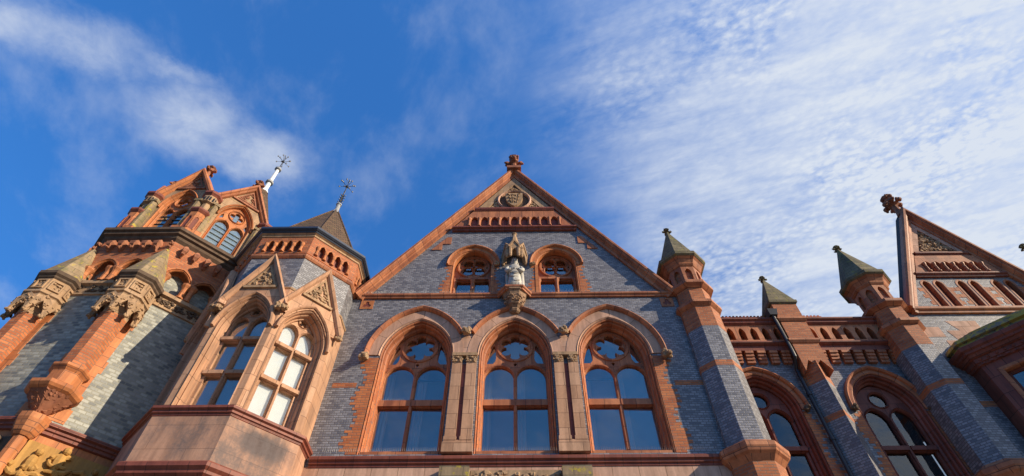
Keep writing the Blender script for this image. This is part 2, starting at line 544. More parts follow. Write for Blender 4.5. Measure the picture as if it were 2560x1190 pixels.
def arch(a, spring, rise, c=0.0, n=10, full=True):
    """pointed (rise>a) or round arch from left spring over the top to the right spring"""
    if rise <= a * 1.001:
        return [(c - a * cos(pi * i / (2 * n)), spring + rise * sin(pi * i / (2 * n))) for i in range(2 * n + 1)]
    Rr = (a * a + rise * rise) / (2 * a)
    th = math.asin(rise / Rr)
    L = [(c - a + Rr - Rr * cos(th * i / n), spring + Rr * sin(th * i / n)) for i in range(n + 1)]
    return L + [(2 * c - x, z) for x, z in reversed(L[:-1])]


def opening(a, v0, spring, rise, c=0.0, n=10):
    return [(c + a, v0), (c - a, v0)] + arch(a, spring, rise, c, n)


def circle(cu, cv, r, n=20, a0=0.0):
    return [(cu + r * cos(2 * pi * i / n + a0), cv + r * sin(2 * pi * i / n + a0)) for i in range(n)]


def foil(cu, cv, r, k, n=7, a0=pi / 2):
    """k-lobed opening of outer radius r"""
    sn = sin(pi / k)
    d = r / (1 + 1.02 * sn)
    rl = r - d
    pts = []
    for i in range(k):
        for j in range(n):
            ph = (j / (n - 1) - 0.5) * 2 * pi / k * 0.90
            rad = d * cos(ph) + sqrt(max(rl * rl - (d * sin(ph)) ** 2, 0))
            a = a0 + 2 * pi * i / k + ph
            pts.append((cu + rad * cos(a), cv + rad * sin(a)))
        if k > 3:
            a = a0 + 2 * pi * (i + .5) / k
            rad = d * cos(pi / k) * 0.99
            pts.append((cu + rad * cos(a), cv + rad * sin(a)))
    return pts


def rect(u0, u1, v0, v1):
    return [(u0, v0), (u1, v0), (u1, v1), (u0, v1)]


def offs(c, ap, ang):
    a = R(ang)
    return (c[0] + ap * sin(a), c[1] - ap * cos(a))


def ocorner(c, ap, k):
    """octagon corner k: 0 left end of the front face, 1 right end, counting to the right"""
    r = ap / cos(pi / 8)
    a = R(-112.5 + 45 * k)
    return (c[0] + r * cos(a), c[1] + r * sin(a))


def inter(r0, r1):
    return lambda rng: r0 + (r1 - r0) * rng.random()


def leafage(mb, fr, region, n, size, w, seed):
    """carved foliage: curled leaf lumps scattered over a region (a polygon)"""
    rng = random.Random(seed)
    us = [p[0] for p in region]
    vs = [p[1] for p in region]
    k = 0
    tries = 0
    while k < n and tries < n * 30:
        tries += 1
        u = rng.uniform(min(us), max(us))
        v = rng.uniform(min(vs), max(vs))
        if not inside((u, v), region):
            continue
        k += 1
        s_ = size * rng.uniform(0.6, 1.3)
        a = rng.uniform(0, pi)
        m = 7
        base = [fr(u + s_ * (1.0 if i % 2 else 0.62) * cos(a + 2 * pi * i / m) * 1.15, v + s_ * (1.0 if i % 2 else 0.62) * sin(a + 2 * pi * i / m) * 0.8, w) for i in range(m)]
        mid = [fr(u + s_ * 0.55 * cos(a + 2 * pi * i / m), v + s_ * 0.5 * sin(a + 2 * pi * i / m), w + s_ * rng.uniform(0.35, 0.75)) for i in range(m)]
        mb.rings([base, mid])
    return mb


def knob(mb, c, r, seed, n=9):
    """crocket or foliage boss: a clump of small lobes"""
    rng = random.Random(seed)
    mb.ball(c, r * 0.72)
    for i in range(n):
        th = rng.uniform(0, 2 * pi)
        z = rng.uniform(-0.8, 0.9)
        h = sqrt(1 - z * z)
        mb.ball((c[0] + r * .7 * h * cos(th), c[1] + r * .7 * h * sin(th), c[2] + r * .7 * z), r * rng.uniform(0.3, 0.46), n=6, m=4)
    return mb


def finial_mesh(mb, c, h, r, seed, arms=4):
    """stem, ring of leaf arms, top bud"""
    x, y, z = c
    mb.octa((x, y), [(r * .5, z - .05), (r * .3, z + h * .25), (r * .3, z + h * .45), (r * .62, z + h * .52), (r * .30, z + h * .62), (r * .42, z + h * .82), (r * .62, z + h * .94), (r * .35, z + h)])
    for i in range(arms):
        a = 2 * pi * i / arms
        knob(mb, (x + r * .85 * cos(a), y + r * .85 * sin(a), z + h * .56), r * .40, seed + i, 5)
        knob(mb, (x + r * .5 * cos(a + .78), y + r * .5 * sin(a + .78), z + h * .88), r * .30, seed + i + 9, 4)
    return mb


def ragged(cu, spring_lo, z0, z1, w_base, side, seed, course=0.082):
    """toothed outline of a brick surround standing beside a jamb"""
    rng = random.Random(seed)
    pts = [(cu, z0)]
    z = z0
    k = 0
    out = []
    while z < z1 - 1e-6:
        zz = min(z + course, z1)
        wv = w_base + 0.10 * sin(k * 0.42) + (0.055 if k % 2 else -0.055) + rng.uniform(-.02, .02)
        out += [(cu + side * wv, z), (cu + side * wv, zz)]
        z = zz
        k += 1
    poly = [(cu, z0)] + out + [(cu, z1)]
    if side < 0:
        poly.reverse()
    return poly


def spikes(fr, u0, u1, v, w, parent, step=0.045, h=0.11, jit=None):
    rng = random.Random(int((u0 + v) * 100))
    mb = MB()
    n = int((u1 - u0) / step)
    for i in range(n):
        u = u0 + (i + .5) * step
        lean = rng.uniform(-.02, .02)
        t = 0.0035
        p = [fr(u - t, v, w), fr(u + t, v, w), fr(u, v, w + 2 * t), fr(u + lean, v + h, w + rng.uniform(-.01, .03))]
        mb.add(p, [(0, 1, 3), (1, 2, 3), (2, 0, 3), (0, 2, 1)])
    return mb.build('bird_spikes', 'spike_metal', parent, kind='stuff')


STRING = lambda z0, z1, d: [(0.0, z0), (d * .5, z0 + .01), (d * .62, z0 + (z1 - z0) * .35), (d * .85, z0 + (z1 - z0) * .42), (d, z0 + (z1 - z0) * .55), (d, z0 + (z1 - z0) * .85), (d * .9, z0 + (z1 - z0) * .93), (0.0, z1)]


def plan_sweep(mb, path, prof):
    """path runs with the building on its left; prof in (outward, z)"""
    return mb.sweep(PLAN, path, [(-o, z) for o, z in prof])

# ------------------------------------------------------------------ ground
def ground():
    mb = MB()
    mb.add([(-400, -400, 0), (400, -400, 0), (400, 400, 0), (-400, 400, 0)], [(0, 1, 2, 3)])
    mb.build('road', 'asphalt', kind='structure')
    mb = MB()
    mb.bar(PLAN, -40, 40, -9.5, 1.5, 0.004, 0.13)
    mb.build('pavement', 'paving', kind='structure')


ground()

CX = -0.06            # axis of the gabled hall
WIN_DX = 2.80         # spacing of its three tall windows


# ------------------------------------------------------------------ shared pieces
def pinnacle(parent, c, z_low=8.2):
    """octagonal buttress turret with lantern and spire: one part, its pieces sub-parts"""
    mb = MB()
    mb.octa(c, [(.555, 8.5), (.555, 12.25)])
    root = mb.build('pinnacle', 'grey_brick', parent)
    mb = MB()
    for lv_ in ([(.60, 0.0), (.60, 8.2)], [(.558, 12.25), (.558, 13.08)], [(.50, 13.2), (.50, 13.9)], [(.559, 10.85), (.559, 11.03)]):
        mb = MB()
        mb.octa(c, lv_)
        mb.build('brick_band', 'red_brick', root)
    for lv_ in ([(.60, 8.12), (.70, 8.25), (.76, 8.30), (.80, 8.40), (.80, 8.50), (.58, 8.66)], [(.55, 13.02), (.60, 13.06), (.67, 13.12), (.67, 13.22), (.50, 13.30)],
                [(.50, 13.86), (.56, 13.90), (.66, 13.97), (.66, 14.08), (.52, 14.14)], [(.47, 14.86), (.52, 14.90), (.56, 14.96), (.55, 15.0), (.62, 15.12), (.70, 15.2)]):
        mb = MB()
        mb.octa(c, lv_)
        mb.build('moulding', 'terracotta', root)
    mb = MB()
    mb.octa(c, [(.40, 14.1), (.40, 14.95)])
    mb.build('lantern_core', 'red_brick', root)
    mb = MB()
    for k in range(8):
        p = offs(c, .49, 45 * k)
        h = .49 * .4142
        mb.plate(FR(p, 45 * k), rect(-h, h, 14.1, 14.92), [opening(.105, 14.22, 14.60, .19, 0, 5)], -.085, 0)
    mb.build('lantern', 'terracotta', root)
    mb = MB()
    mb.octa(c, [(.70, 15.19), (.755, 15.24), (.755, 15.36), (.66, 15.44), (.06, 17.22)])
    mb.build('spire', 'mossy_stone', root)
    mb = MB()
    finial_mesh(mb, (c[0], c[1], 17.15), .34, .15, int(c[0] * 10))
    mb.build('finial', 'mossy_stone', root)
    spikes(FR(offs(c, .64, 0), 0), -.26, .26, 14.12, -.04, root, .05, .09)
    return root


def lancet_arcade(parent, fr, u0, u1, pitch, v0, vs, rise, depth, matn, name='arcade', shaft=True, back='red_brick', top=None, keep=None):
    """row of small arched niches with stub columns; returns the arcade part"""
    n = int(round((u1 - u0) / pitch))
    pitch = (u1 - u0) / n
    a = pitch * 0.33
    holes = []
    for i in range(n):
        c = u0 + (i + .5) * pitch
        if keep and not keep(c, vs + rise):
            continue
        holes.append(opening(a, v0 + .002, vs, rise, c, 4))
    mb = MB()
    return n, pitch, a, holes


def tall_window(parent, fr, cu, idx, frame_mat='terracotta'):
    """one of the three great windows of the hall"""
    SP, A0, R0 = 11.62, 1.02, 1.37
    fr_w = lambda u, v, w: fr(u + cu, v, w)
    # frame with tracery: the window part
    fo = opening(.90, 8.80, 11.64, 1.27, 0, 12)
    lights = [opening(.375, 8.97, 10.18, 0.0001, s * .45, 1)[:2] for s in (-1, 1)]
    holes = []
    for s in (-1, 1):
        holes.append(rect(s * .45 - .405, s * .45 + .405, 8.95, 10.20))
        holes.append(opening(.405, 10.42, 11.14, .405, s * .45, 8))
        holes.append([(s * .64, 11.64), (s * .83, 11.64), (s * .81, 11.80), (s * .755, 12.0), (s * .68, 12.2), (s * .62, 12.32), (s * .585, 12.24), (s * .565, 12.05), (s * .55, 11.86), (s * .575, 11.73)])
    holes.append(foil(0, 12.24, .45, 6, 9, pi / 2))
    holes.append([(-.055, 11.63), (0, 11.53), (.055, 11.63), (0, 11.66)])
    mb = MB()
    mb.plate(fr_w, fo, holes, -.56, -.42)
    win = mb.build('window', frame_mat, parent)
    mb = MB()
    roll = lambda r, w: [(-r, w), (-r * .6, w + r * .8), (r * .6, w + r * .8), (r, w)]
    mb.sweep(fr_w, circle(0, 12.24, .50, 24), roll(.05, -.425), closed=True)
    mb.sweep(fr_w, [(0, 8.95), (0, 11.2)], roll(.05, -.425))
    for s in (-1, 1):
        mb.sweep(fr_w, arch(.445, 11.14, .445, s * .45, 8), roll(.035, -.425))
    mb.bar(fr_w, -.88, -.02, 10.22, 10.40, -.42, -.36)
    mb.bar(fr_w, .02, .88, 10.22, 10.40, -.42, -.36)
    mb.add([fr_w(-.95, 8.70, -.02), fr_w(.95, 8.70, -.02), fr_w(.95, 8.90, -.44), fr_w(-.95, 8.90, -.44), fr_w(-.95, 8.6, -.02), fr_w(.95, 8.6, -.02), fr_w(.95, 8.6, -.44), fr_w(-.95, 8.6, -.44)],
           [(0, 1, 2, 3), (4, 7, 6, 5), (0, 4, 5, 1), (1, 5, 6, 2), (2, 6, 7, 3), (3, 7, 4, 0)])
    mb.build('frame', frame_mat, win)
    mb = MB()
    rng = random.Random(idx + 3)
    for u0, u1, v0, v1 in ((-.87, -.005, 8.9, 10.31), (.005, .87, 8.9, 10.31), (-.87, -.005, 10.32, 11.66), (.005, .87, 10.32, 11.66), (-.87, .87, 11.67, 12.9)):
        tl = [rng.uniform(-.016, .016) for _ in range(4)]
        q = [(u0, v0), (u1, v0), (u1, v1), (u0, v1)]
        mb.rings([[fr_w(a_, b_, -.49 + t_) for (a_, b_), t_ in zip(q, tl)], [fr_w(a_, b_, -.495 + t_) for (a_, b_), t_ in zip(q, tl)]])
    mb.build('pane', 'window_glass', win)
    mb = MB()
    mb.bar(fr_w, -1.25, 1.25, 8.5, 13.3, -.98, -.96)
    mb.build('blind', 'blue_blind', win)
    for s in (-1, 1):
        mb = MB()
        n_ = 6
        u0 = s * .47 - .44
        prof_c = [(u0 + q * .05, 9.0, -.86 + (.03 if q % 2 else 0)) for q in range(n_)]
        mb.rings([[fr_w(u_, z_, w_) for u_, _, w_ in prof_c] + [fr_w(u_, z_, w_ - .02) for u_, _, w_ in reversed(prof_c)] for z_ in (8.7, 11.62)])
        mb.build('lit_reveal_strip', 'lit_reveal_strip', win)  # added pale strip: light on the inner reveal put into its colour
    mb = MB()   # sash rail seen through the glass
    if idx != 1:
        s = 1 if idx == 0 else -1
        mb.bar(fr_w, s * .45 - .385, s * .45 + .385, 11.12, 11.17, -.54, -.51)
        mb.build('sash_bar', 'black_iron', win)
    spikes(fr_w, -.84, .84, 10.40, -.40, win, .05, .10)
    # moulded orders of the reveal
    prof_j = [(0, -.015), (-.025, .0), (-.05, -.02), (-.05, -.09), (-.075, -.075), (-.10, -.10), (-.10, -.24), (-.125, -.25), (-.15, -.28), (-.15, -.58), (0, -.58)]
    mb = MB()
    zj = 11.30
    for jp in ([(-A0, 8.60), (-A0, zj)], [(A0, zj), (A0, 8.60)]):
        mb = MB()
        mb.sweep(fr_w, jp, prof_j)
        mb.build('jamb', 'surround_brick', win)
    mb = MB()
    pa = [(-A0, zj)] + arch(A0, SP, R0, 0, 14) + [(A0, zj)]
    mb.sweep(fr_w, pa, prof_j)
    mb.build('arch_moulding', 'terracotta', win)
    # stone voussoirs
    mb = MB()
    pa2 = arch(A0, SP, R0, 0, 14)
    mb.sweep(fr_w, pa2, [(0.001, -.3), (0.001, .0), (.03, .045), (.06, .03), (.335, .03), (.335, -.3)])
    mb.build('voussoirs', 'sandstone', win)
    # hood mould
    full = arch(1.40, SP, 1.40 + .385, 0, 18)
    lim_l = -1.405 if idx == 0 else -1.38
    z_l = 11.55 if idx == 0 else 12.36
    z_r = 11.55 if idx == 2 else 12.36
    path = [p for p in full if (p[0] < 0 and p[1] >= z_l) or (p[0] >= 0 and p[1] >= z_r)]
    if idx == 0:
        path = [(-1.40, 11.55)] + path
    if idx == 2:
        path = path + [(1.40, 11.55)]
    mb = MB()
    mb.sweep(fr_w, path, [(-.055, -.05), (-.055, .06), (-.02, .13), (.03, .16), (.06, .14), (.07, -.05)])
    mb.build('hood_mould', 'terracotta', win)
    return win


def stop_boss(parent, p, r, seed, matn='carved_buff_stone'):
    mb = MB()
    knob(mb, p, r, seed, 14)
    return mb.build('carved_boss', matn, parent)


# ------------------------------------------------------------------ gabled hall
def gabled_hall():
    t = thing('gabled_hall', 'grey brick gabled hall with three tall traceried windows and a statue niche', 'building', (CX, 0, 0), 'gabled halls of the red and grey brick range')
    f = FR((CX, 0), 0)
    GHW, SPZ, APZ = 4.90, 14.0, 21.35      # half width, springing and apex of the gable
    sl = (APZ - SPZ) / GHW
    wins = [-WIN_DX, 0, WIN_DX]
    gw = [-1.40, 1.40]
    holes = [opening(1.02, 8.62, 11.62, 1.37, u, 14) for u in wins] + [opening(.70, 14.02, 15.50, .80, u, 10) for u in gw]
    outer = [(-5.3, 8.3), (5.5, 8.3), (5.5, 13.9), (GHW + .02, 13.9), (GHW + .02, 14.0), (0, APZ), (-GHW - .02, 14.0), (-GHW - .02, 13.9), (-5.3, 13.9)]
    mb = MB()
    mb.plate(f, outer, holes, -.60, 0)
    mb.build('wall', 'grey_brick', t)
    mb = MB()
    mb.bar(f, -5.3, 5.5, 0, 8.3, -.6, .03)
    mb.build('stone_base', 'sandstone', t)
    # dark room behind
    mb = MB()
    mb.bar(f, -5.2, 5.2, 0, 13.9, -6, -1.2)
    mb.add([f(-4.8, 13.9, -.62), f(4.8, 13.9, -.62), f(0, APZ - .2, -.62), f(-4.8, 13.9, -9), f(4.8, 13.9, -9), f(0, APZ - .2, -9)], [(0, 1, 2), (3, 5, 4), (0, 3, 4, 1), (1, 4, 5, 2), (2, 5, 3, 0)])
    mb.build('roof', 'roof_tile', t)
    for i, u in enumerate(wins):
        tall_window(t, f, u, i)
    # surrounds of toothed red brick
    for i, (u, sd) in enumerate(((wins[0] - 1.02, -1), (wins[2] + 1.02, 1))):
        mb = MB()
        mb.plate(f, ragged(u - sd * .0, 0, 8.62, 11.55, .33, sd, 3 + i), [], -.02, .006)
        mb.build('brick_surround', 'surround_brick', t)
    # twin pilasters with carved caps
    for k, u in enumerate((-1.40, 1.40)):
        mb = MB()
        for s in (-1, 1):
            mb.bar(f, u + s * .195 - .135, u + s * .195 + .135, 8.95, 11.28, -.25, .10)
            mb.bar(f, u + s * .195 - .155, u + s * .195 + .155, 8.92, 9.02, -.25, .13)
        mb.bar(f, u - .37, u + .37, 8.60, 8.86, -.3, .15)
        mb.bar(f, u - .35, u + .35, 8.86, 8.92, -.3, .12)
        pil = mb.build('pilaster', 'oriel_stone', t)
        mb = MB()
        mb.bar(f, u - .06, u + .06, 8.93, 11.28, -.25, .03)
        mb.build('slot', 'dark_terracotta', pil)
        mb = MB()
        mb.bar(f, u - .345, u + .345, 11.50, 11.60, -.25, .15)
        for s in (-1, 1):
            mb.bar(f, u + s * .195 - .13, u + s * .195 + .13, 11.28, 11.5, -.25, .11)
            leafage(mb, f, rect(u + s * .195 - .13, u + s * .195 + .13, 11.31, 11.48), 16, .055, .11, 5 + k)
        mb.build('capital', 'carved_buff_stone', pil)
        mb = MB()
        mb.plate(f, [(u - .38, 11.6), (u + .38, 11.6), (u + .20, 12.1), (u + .03, 12.42), (u - .03, 12.42), (u - .20, 12.1)], [], -.1, .02)
        mb.build('spandrel', 'sandstone', pil)
    for k, (u, z) in enumerate(((-WIN_DX - 1.42, 11.50), (-1.40, 12.38), (1.40, 12.38), (WIN_DX + 1.42, 11.50))):
        stop_boss(t, f(u, z, .16), .155, 40 + k)
    # string courses
    mb = MB()
    plan_sweep(mb, [(CX - 4.85, 0), (CX + 5.2, 0)], [(0, 8.27), (.05, 8.28), (.05, 8.33), (.09, 8.35), (.09, 8.40), (.14, 8.43), (.14, 8.49), (.12, 8.52), (0, 8.54)])
    mb.build('string_course', 'dark_terracotta', t)
    mb = MB()
    nx = .40
    plan_sweep(mb, [(CX - 4.95, 0), (CX - .50, 0), (CX - .24, -.34), (CX + .22, -.34), (CX + .48, 0), (CX + 5.2, 0)], STRING(13.88, 14.06, .11))
    mb.build('string_course', 'terracotta', t)
    spikes(f, -4.8, 4.9, 14.08, .08, t)
    spikes(f, -4.6, 4.8, 8.63, .12, t)
    # thin red bands across the wall
    for b0, b1 in ((-4.9, -WIN_DX - 1.45), (WIN_DX + 1.45, 5.2)):
        mb = MB()
        mb.bar(f, b0, b1, 10.55, 10.70, -.02, .005)
        mb.build('brick_band', 'red_brick', t)
    # square trefoil tiles under the string
    for s in (-4.60, 4.72):
        mb = MB()
        mb.plate(f, rect(s - .20, s + .20, 13.46, 13.82), [foil(s, 13.63, .14, 3, 6)], -.05, .02)
        q = mb.build('trefoil_tile', 'orange_terracotta' if s < 0 else 'terracotta', t)
        mb = MB()
        mb.bar(f, s - .17, s + .17, 13.48, 13.8, -.03, .003)
        mb.build('trefoil', 'dark_terracotta', q)
    # carved frieze under the lower string
    for s in (-1.40, 1.40):
        mb = MB()
        mb.bar(f, s - .34, s + .34, 7.2, 8.16, .03, .30)
        mb.add([f(s - .34, 8.16, .30), f(s + .34, 8.16, .30), f(s + .34, 8.2, .05), f(s - .34, 8.2, .05)], [(0, 1, 2, 3)])
        mb.build('pier_cap', 'lichen_stone', t)
    mb = MB()
    mb.bar(f, -1.04, 1.04, 7.0, 8.18, .03, .06)
    leafage(mb, f, rect(-.98, .98, 7.1, 8.10), 120, .10, .06, 77)
    mb.build('carved_panel', 'carved_buff_stone', t)
    # raking copings
    mb = MB()
    pth = [(-GHW - .12, 13.98), (0, APZ + .17), (GHW + .12, 13.98)]
    mb.sweep(f, pth, [(.06, -.7), (.06, .20), (.02, .24), (-.05, .24), (-.07, .20), (-.12, .18), (-.13, .13), (-.16, .13), (-.18, .08), (-.29, .07), (-.29, -.04), (-.25, -.7)])
    mb.build('raking_coping', 'terracotta', t)
    # kneeler blocks stepping into the brick
    for s in (-1, 1):
        mb = MB()
        x0 = GHW * (APZ - 16.75) / (APZ - 14) - .40
        pts = [(s * (x0 + .24), 16.30), (s * (x0 - .12), 16.30), (s * (x0 - .12), 16.62), (s * (x0 - .42), 16.62), (s * (x0 - .42), 17.0), (s * (x0 - .26), 17.0)]
        if s > 0:
            pts.reverse()
        mb.plate(f, pts, [], -.02, .03)
        mb.build('kneeler', 'terracotta', t)
    # gable arcade
    z0, z1 = 17.52, 18.50
    hw = lambda z: GHW * (APZ - z) / (APZ - 14) - .36
    mb = MB()
    n = 11
    pit = .37
    hs = [opening(.125, z0 + .03, z0 + .42, .20, (i - n // 2) * pit, 4) for i in range(n) if abs((i - n // 2) * pit) < hw(z0 + .75) - .05]
    mb.plate(f, [(-hw(z0), z0), (hw(z0), z0), (hw(z1), z1), (-hw(z1), z1)], hs, -.05, .10)
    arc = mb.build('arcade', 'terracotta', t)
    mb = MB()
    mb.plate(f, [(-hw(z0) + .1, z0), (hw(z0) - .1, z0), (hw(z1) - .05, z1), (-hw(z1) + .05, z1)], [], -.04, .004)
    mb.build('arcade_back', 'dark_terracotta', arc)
    for i in range(n + 1):
        u = (i - n // 2 - .5) * pit
        if abs(u) < hw(z0 + .5):
            mb = MB()
            mb.lathe(f(u, 0, .13)[:2], [(.075, z0), (.075, z0 + .05), (.048, z0 + .08), (.048, z0 + .34), (.075, z0 + .40), (.085, z0 + .46), (.0, z0 + .47)], 8)
            mb.build('column', 'terracotta', arc)
    mb = MB()
    hwb = hw(z0 - .1)
    plan_sweep(mb, [(CX - hwb, 0), (CX + hwb, 0)], STRING(17.32, 17.52, .17))
    hwb = hw(18.55)
    plan_sweep(mb, [(CX - hwb, 0), (CX + hwb, 0)], [(0, 18.48), (.12, 18.50), (.17, 18.58), (.17, 18.66), (0, 18.70)])
    mb.build('string_course', 'dark_terracotta', t)
    # heraldic tympanum
    zt = 18.70
    mb = MB()
    tw = hw(zt)
    top = APZ - .42
    mb.plate(f, [(-tw, zt), (tw, zt), (0, top)], [[(-tw + .40, zt + .06), (tw - .40, zt + .06), (0, top - .52)]], -.05, .07)
    ty = mb.build('tympanum', 'buff_sandstone', t)
    mb = MB()
    mb.plate(f, [(-tw + .3, zt), (tw - .3, zt), (0, top - .3)], [], -.04, .015)
    mb.build('panel', 'dark_carving', ty)
    mb = MB()
    for rg, n_, sd in (([(-tw + .45, zt + .08), (-.52, zt + .08), (-.62, zt + .62)], 46, 1), ([(.52, zt + .08), (tw - .45, zt + .08), (.62, zt + .62)], 46, 2), ([(-.42, zt + 1.10), (.42, zt + 1.10), (0, top - .62)], 46, 3)):
        leafage(mb, f, rg, n_, .065, .015, sd)
    mb.build('carved_foliage', 'carved_buff_stone', ty)
    mb = MB()
    zc = zt + .56
    mb.sweep(f, circle(0, zc, .58, 28), [(-.09, .0), (-.09, .10), (-.04, .14), (.0, .10), (.0, .0)], closed=True)
    mb.build('roundel', 'sandstone', ty)
    mb = MB()
    mb.plate(f, circle(0, zc, .5, 24), [], .0, .03)
    mb.build('roundel_back', 'dark_carving', ty)
    mb = MB()
    shield = [(-.33, zc + .40), (.33, zc + .40), (.33, zc + .05), (.26, zc - .20), (.12, zc - .38), (0, zc - .47), (-.12, zc - .38), (-.26, zc - .20), (-.33, zc + .05)]
    mb.plate(f, shield[::-1], [], .03, .15)
    for r_ in range(3):                       # three rows of passant beasts in low relief
        zz = zc + .27 - r_ * .22
        wv = .22 - r_ * .035
        mb.ball(f(-.02, zz, .15), wv * .75, .05, .045)
        mb.ball(f(-wv, zz + .04, .16), .06, .05, .055)
        for q in (-.7, -.3, .35, .75):
            mb.ball(f(q * wv, zz - .06, .15), .025, .035, .055, 5, 4)
        mb.tube([f(wv * .7, zz, .17), f(wv * 1.05, zz + .04, .18), f(wv * .8, zz + .10, .17)], .018, 5)
    mb.build('shield', 'carved_buff_stone', ty)
    # apex finial
    mb = MB()
    finial_mesh(mb, (CX, -.12, APZ + .10), 1.05, .34, 8)
    mb.bar(f, -.30, .30, APZ + .0, APZ + .16, -.1, .34)
    mb.build('finial', 'carved_red_stone', t)
    # gable windows
    for i, u in enumerate(gw):
        fw = (lambda uu: (lambda a, v, w: f(a + uu, v, w)))(u)
        mb = MB()
        hs = [rect(-.54, -.07, 14.20, 14.98), rect(.07, .54, 14.20, 14.98)]
        cz = 15.66
        for a in (45, 135, 225, 315):
            hs.append(circle(.262 * cos(R(a)), cz + .262 * sin(R(a)), .205, 14))
        for a in (0, 90, 180, 270):
            hs.append(circle(.46 * cos(R(a)), cz + .46 * sin(R(a)), .045, 6))
        hs.append(circle(0, cz, .045, 8))
        mb.plate(fw, opening(.66, 14.1, 15.56, .76, 0, 8), hs, -.42, -.28)
        win = mb.build('gable_window', 'terracotta', t)
        mb = MB()
        mb.sweep(fw, circle(0, cz, .53, 24), [(-.05, -.29), (-.02, -.22), (.03, -.22), (.06, -.29)], closed=True)
        for a in (45, 135, 225, 315):
            mb.sweep(fw, circle(.262 * cos(R(a)), cz + .262 * sin(R(a)), .218, 14), [(-.02, -.285), (0, -.25), (.03, -.285)], closed=True)
        for uu in (-.60, 0, .60):
            mb.lathe(fw(uu, 0, -.24)[:2], [(.085, 14.1), (.085, 14.2), (.05, 14.24), (.05, 14.84), (.085, 14.93), (.09, 15.02), (0, 15.03)], 8)
        mb.bar(fw, -.64, .64, 15.02, 15.11, -.30, -.21)
        mb.build('frame', 'terracotta', win)
        mb = MB()
        mb.plate(fw, opening(.65, 14.1, 15.55, .74, 0, 6), [], -.36, -.35)
        mb.build('pane', 'window_glass', win)
        mb = MB()
        mb.bar(fw, -.68, .68, 14.0, 16.4, -.61, -.605)
        mb.build('blind', 'dark_room', win)
        mb = MB()
        prof = [(0, -.01), (-.03, .005), (-.06, -.02), (-.06, -.16), (-.02, -.5), (0, -.5)]
        mb.sweep(fw, [(-.70, 14.05), (-.70, 15.5)] + arch(.70, 15.50, .80, 0, 10)[1:-1] + [(.70, 15.5), (.70, 14.05)], prof)
        mb.build('jamb', 'orange_terracotta', win)
        mb = MB()
        ring = arch(.70, 15.46, .80, 0, 10)
        mb.sweep(fw, ring, [(0.0, -.1), (0, .03), (.12, .04), (.13, .09), (.17, .13), (.21, .11), (.22, -.1)])
        mb.build('hood_mould', 'orange_terracotta', win)
        for s in (-1, 1):
            mb = MB()
            mb.plate(fw, ragged(s * .70, 0, 14.08, 15.45, .20 if s * u > 0 else .12, s, 13 + i, .082), [], -.02, .005)
            mb.build('brick_surround', 'surround_brick', win)
            if s * u < 0:
                mb = MB()
                mb.bar(fw, s * .70 - .02 if s < 0 else s * .62, s * .62 if s < 0 else s * .70 + .02, 14.08, 15.46, -.02, .02)
                mb.build('quoin', 'orange_terracotta', win)
    # niche for the statue: corbel, canopy
    cN = (CX, -.02)
    mb = MB()
    mb.octa(cN, [(.10, 13.16), (.15, 13.20), (.18, 13.26), (.16, 13.31), (.22, 13.38), (.27, 13.42), (.25, 13.46), (.29, 13.62), (.35, 13.82), (.36, 13.86)])
    for k in (-1, 0, 1):
        leafage(mb, FR(offs(cN, .29, 45 * k), 45 * k), rect(-.12, .12, 13.50, 13.80), 16, .05, 0.02, 90 + k)
    mb.octa(cN, [(.36, 13.86), (.41, 13.90), (.41, 13.98), (.36, 14.02)])
    nic = mb.build('statue_corbel', 'carved_brown_stone', t)
    cC = (CX, -.10)
    mb = MB()
    mb.octa(cC, [(.30, 15.95), (.20, 16.25), (.05, 16.98), (.09, 17.05), (.02, 17.14)])
    for k in (-1, 0, 1):                      # three little gables
        fr_ = FR(offs(cC, .34, 60 * k), 60 * k)
        mb.plate(fr_, [(-.24, 15.50), (-.17, 15.50), (-.14, 15.66), (0, 15.86), (.14, 15.66), (.17, 15.50), (.24, 15.50), (.24, 15.82), (0, 16.22), (-.24, 15.82)], [], -.12, .0)
        mb.sweep(fr_, [(-.27, 15.80), (0, 16.26), (.27, 15.80)], [(-.02, -.1), (-.02, .03), (.04, .03), (.04, -.1)])
        for s in (-1, 1):
            mb.octa(fr_(s * .24, 0, -.04)[:2], [(.03, 15.42), (.06, 15.5), (.06, 15.8), (.02, 15.92)])
    mb.build('statue_canopy', 'buff_sandstone', t)
    for s in (-1, 1):
        mb = MB()
        knob(mb, f(s * .60, 15.42, .10), .10, 60 + s, 8)
        mb.build('carved_boss', 'carved_buff_stone', t)
    pinnacle(t, (5.50, .10))
    return t


gabled_hall()


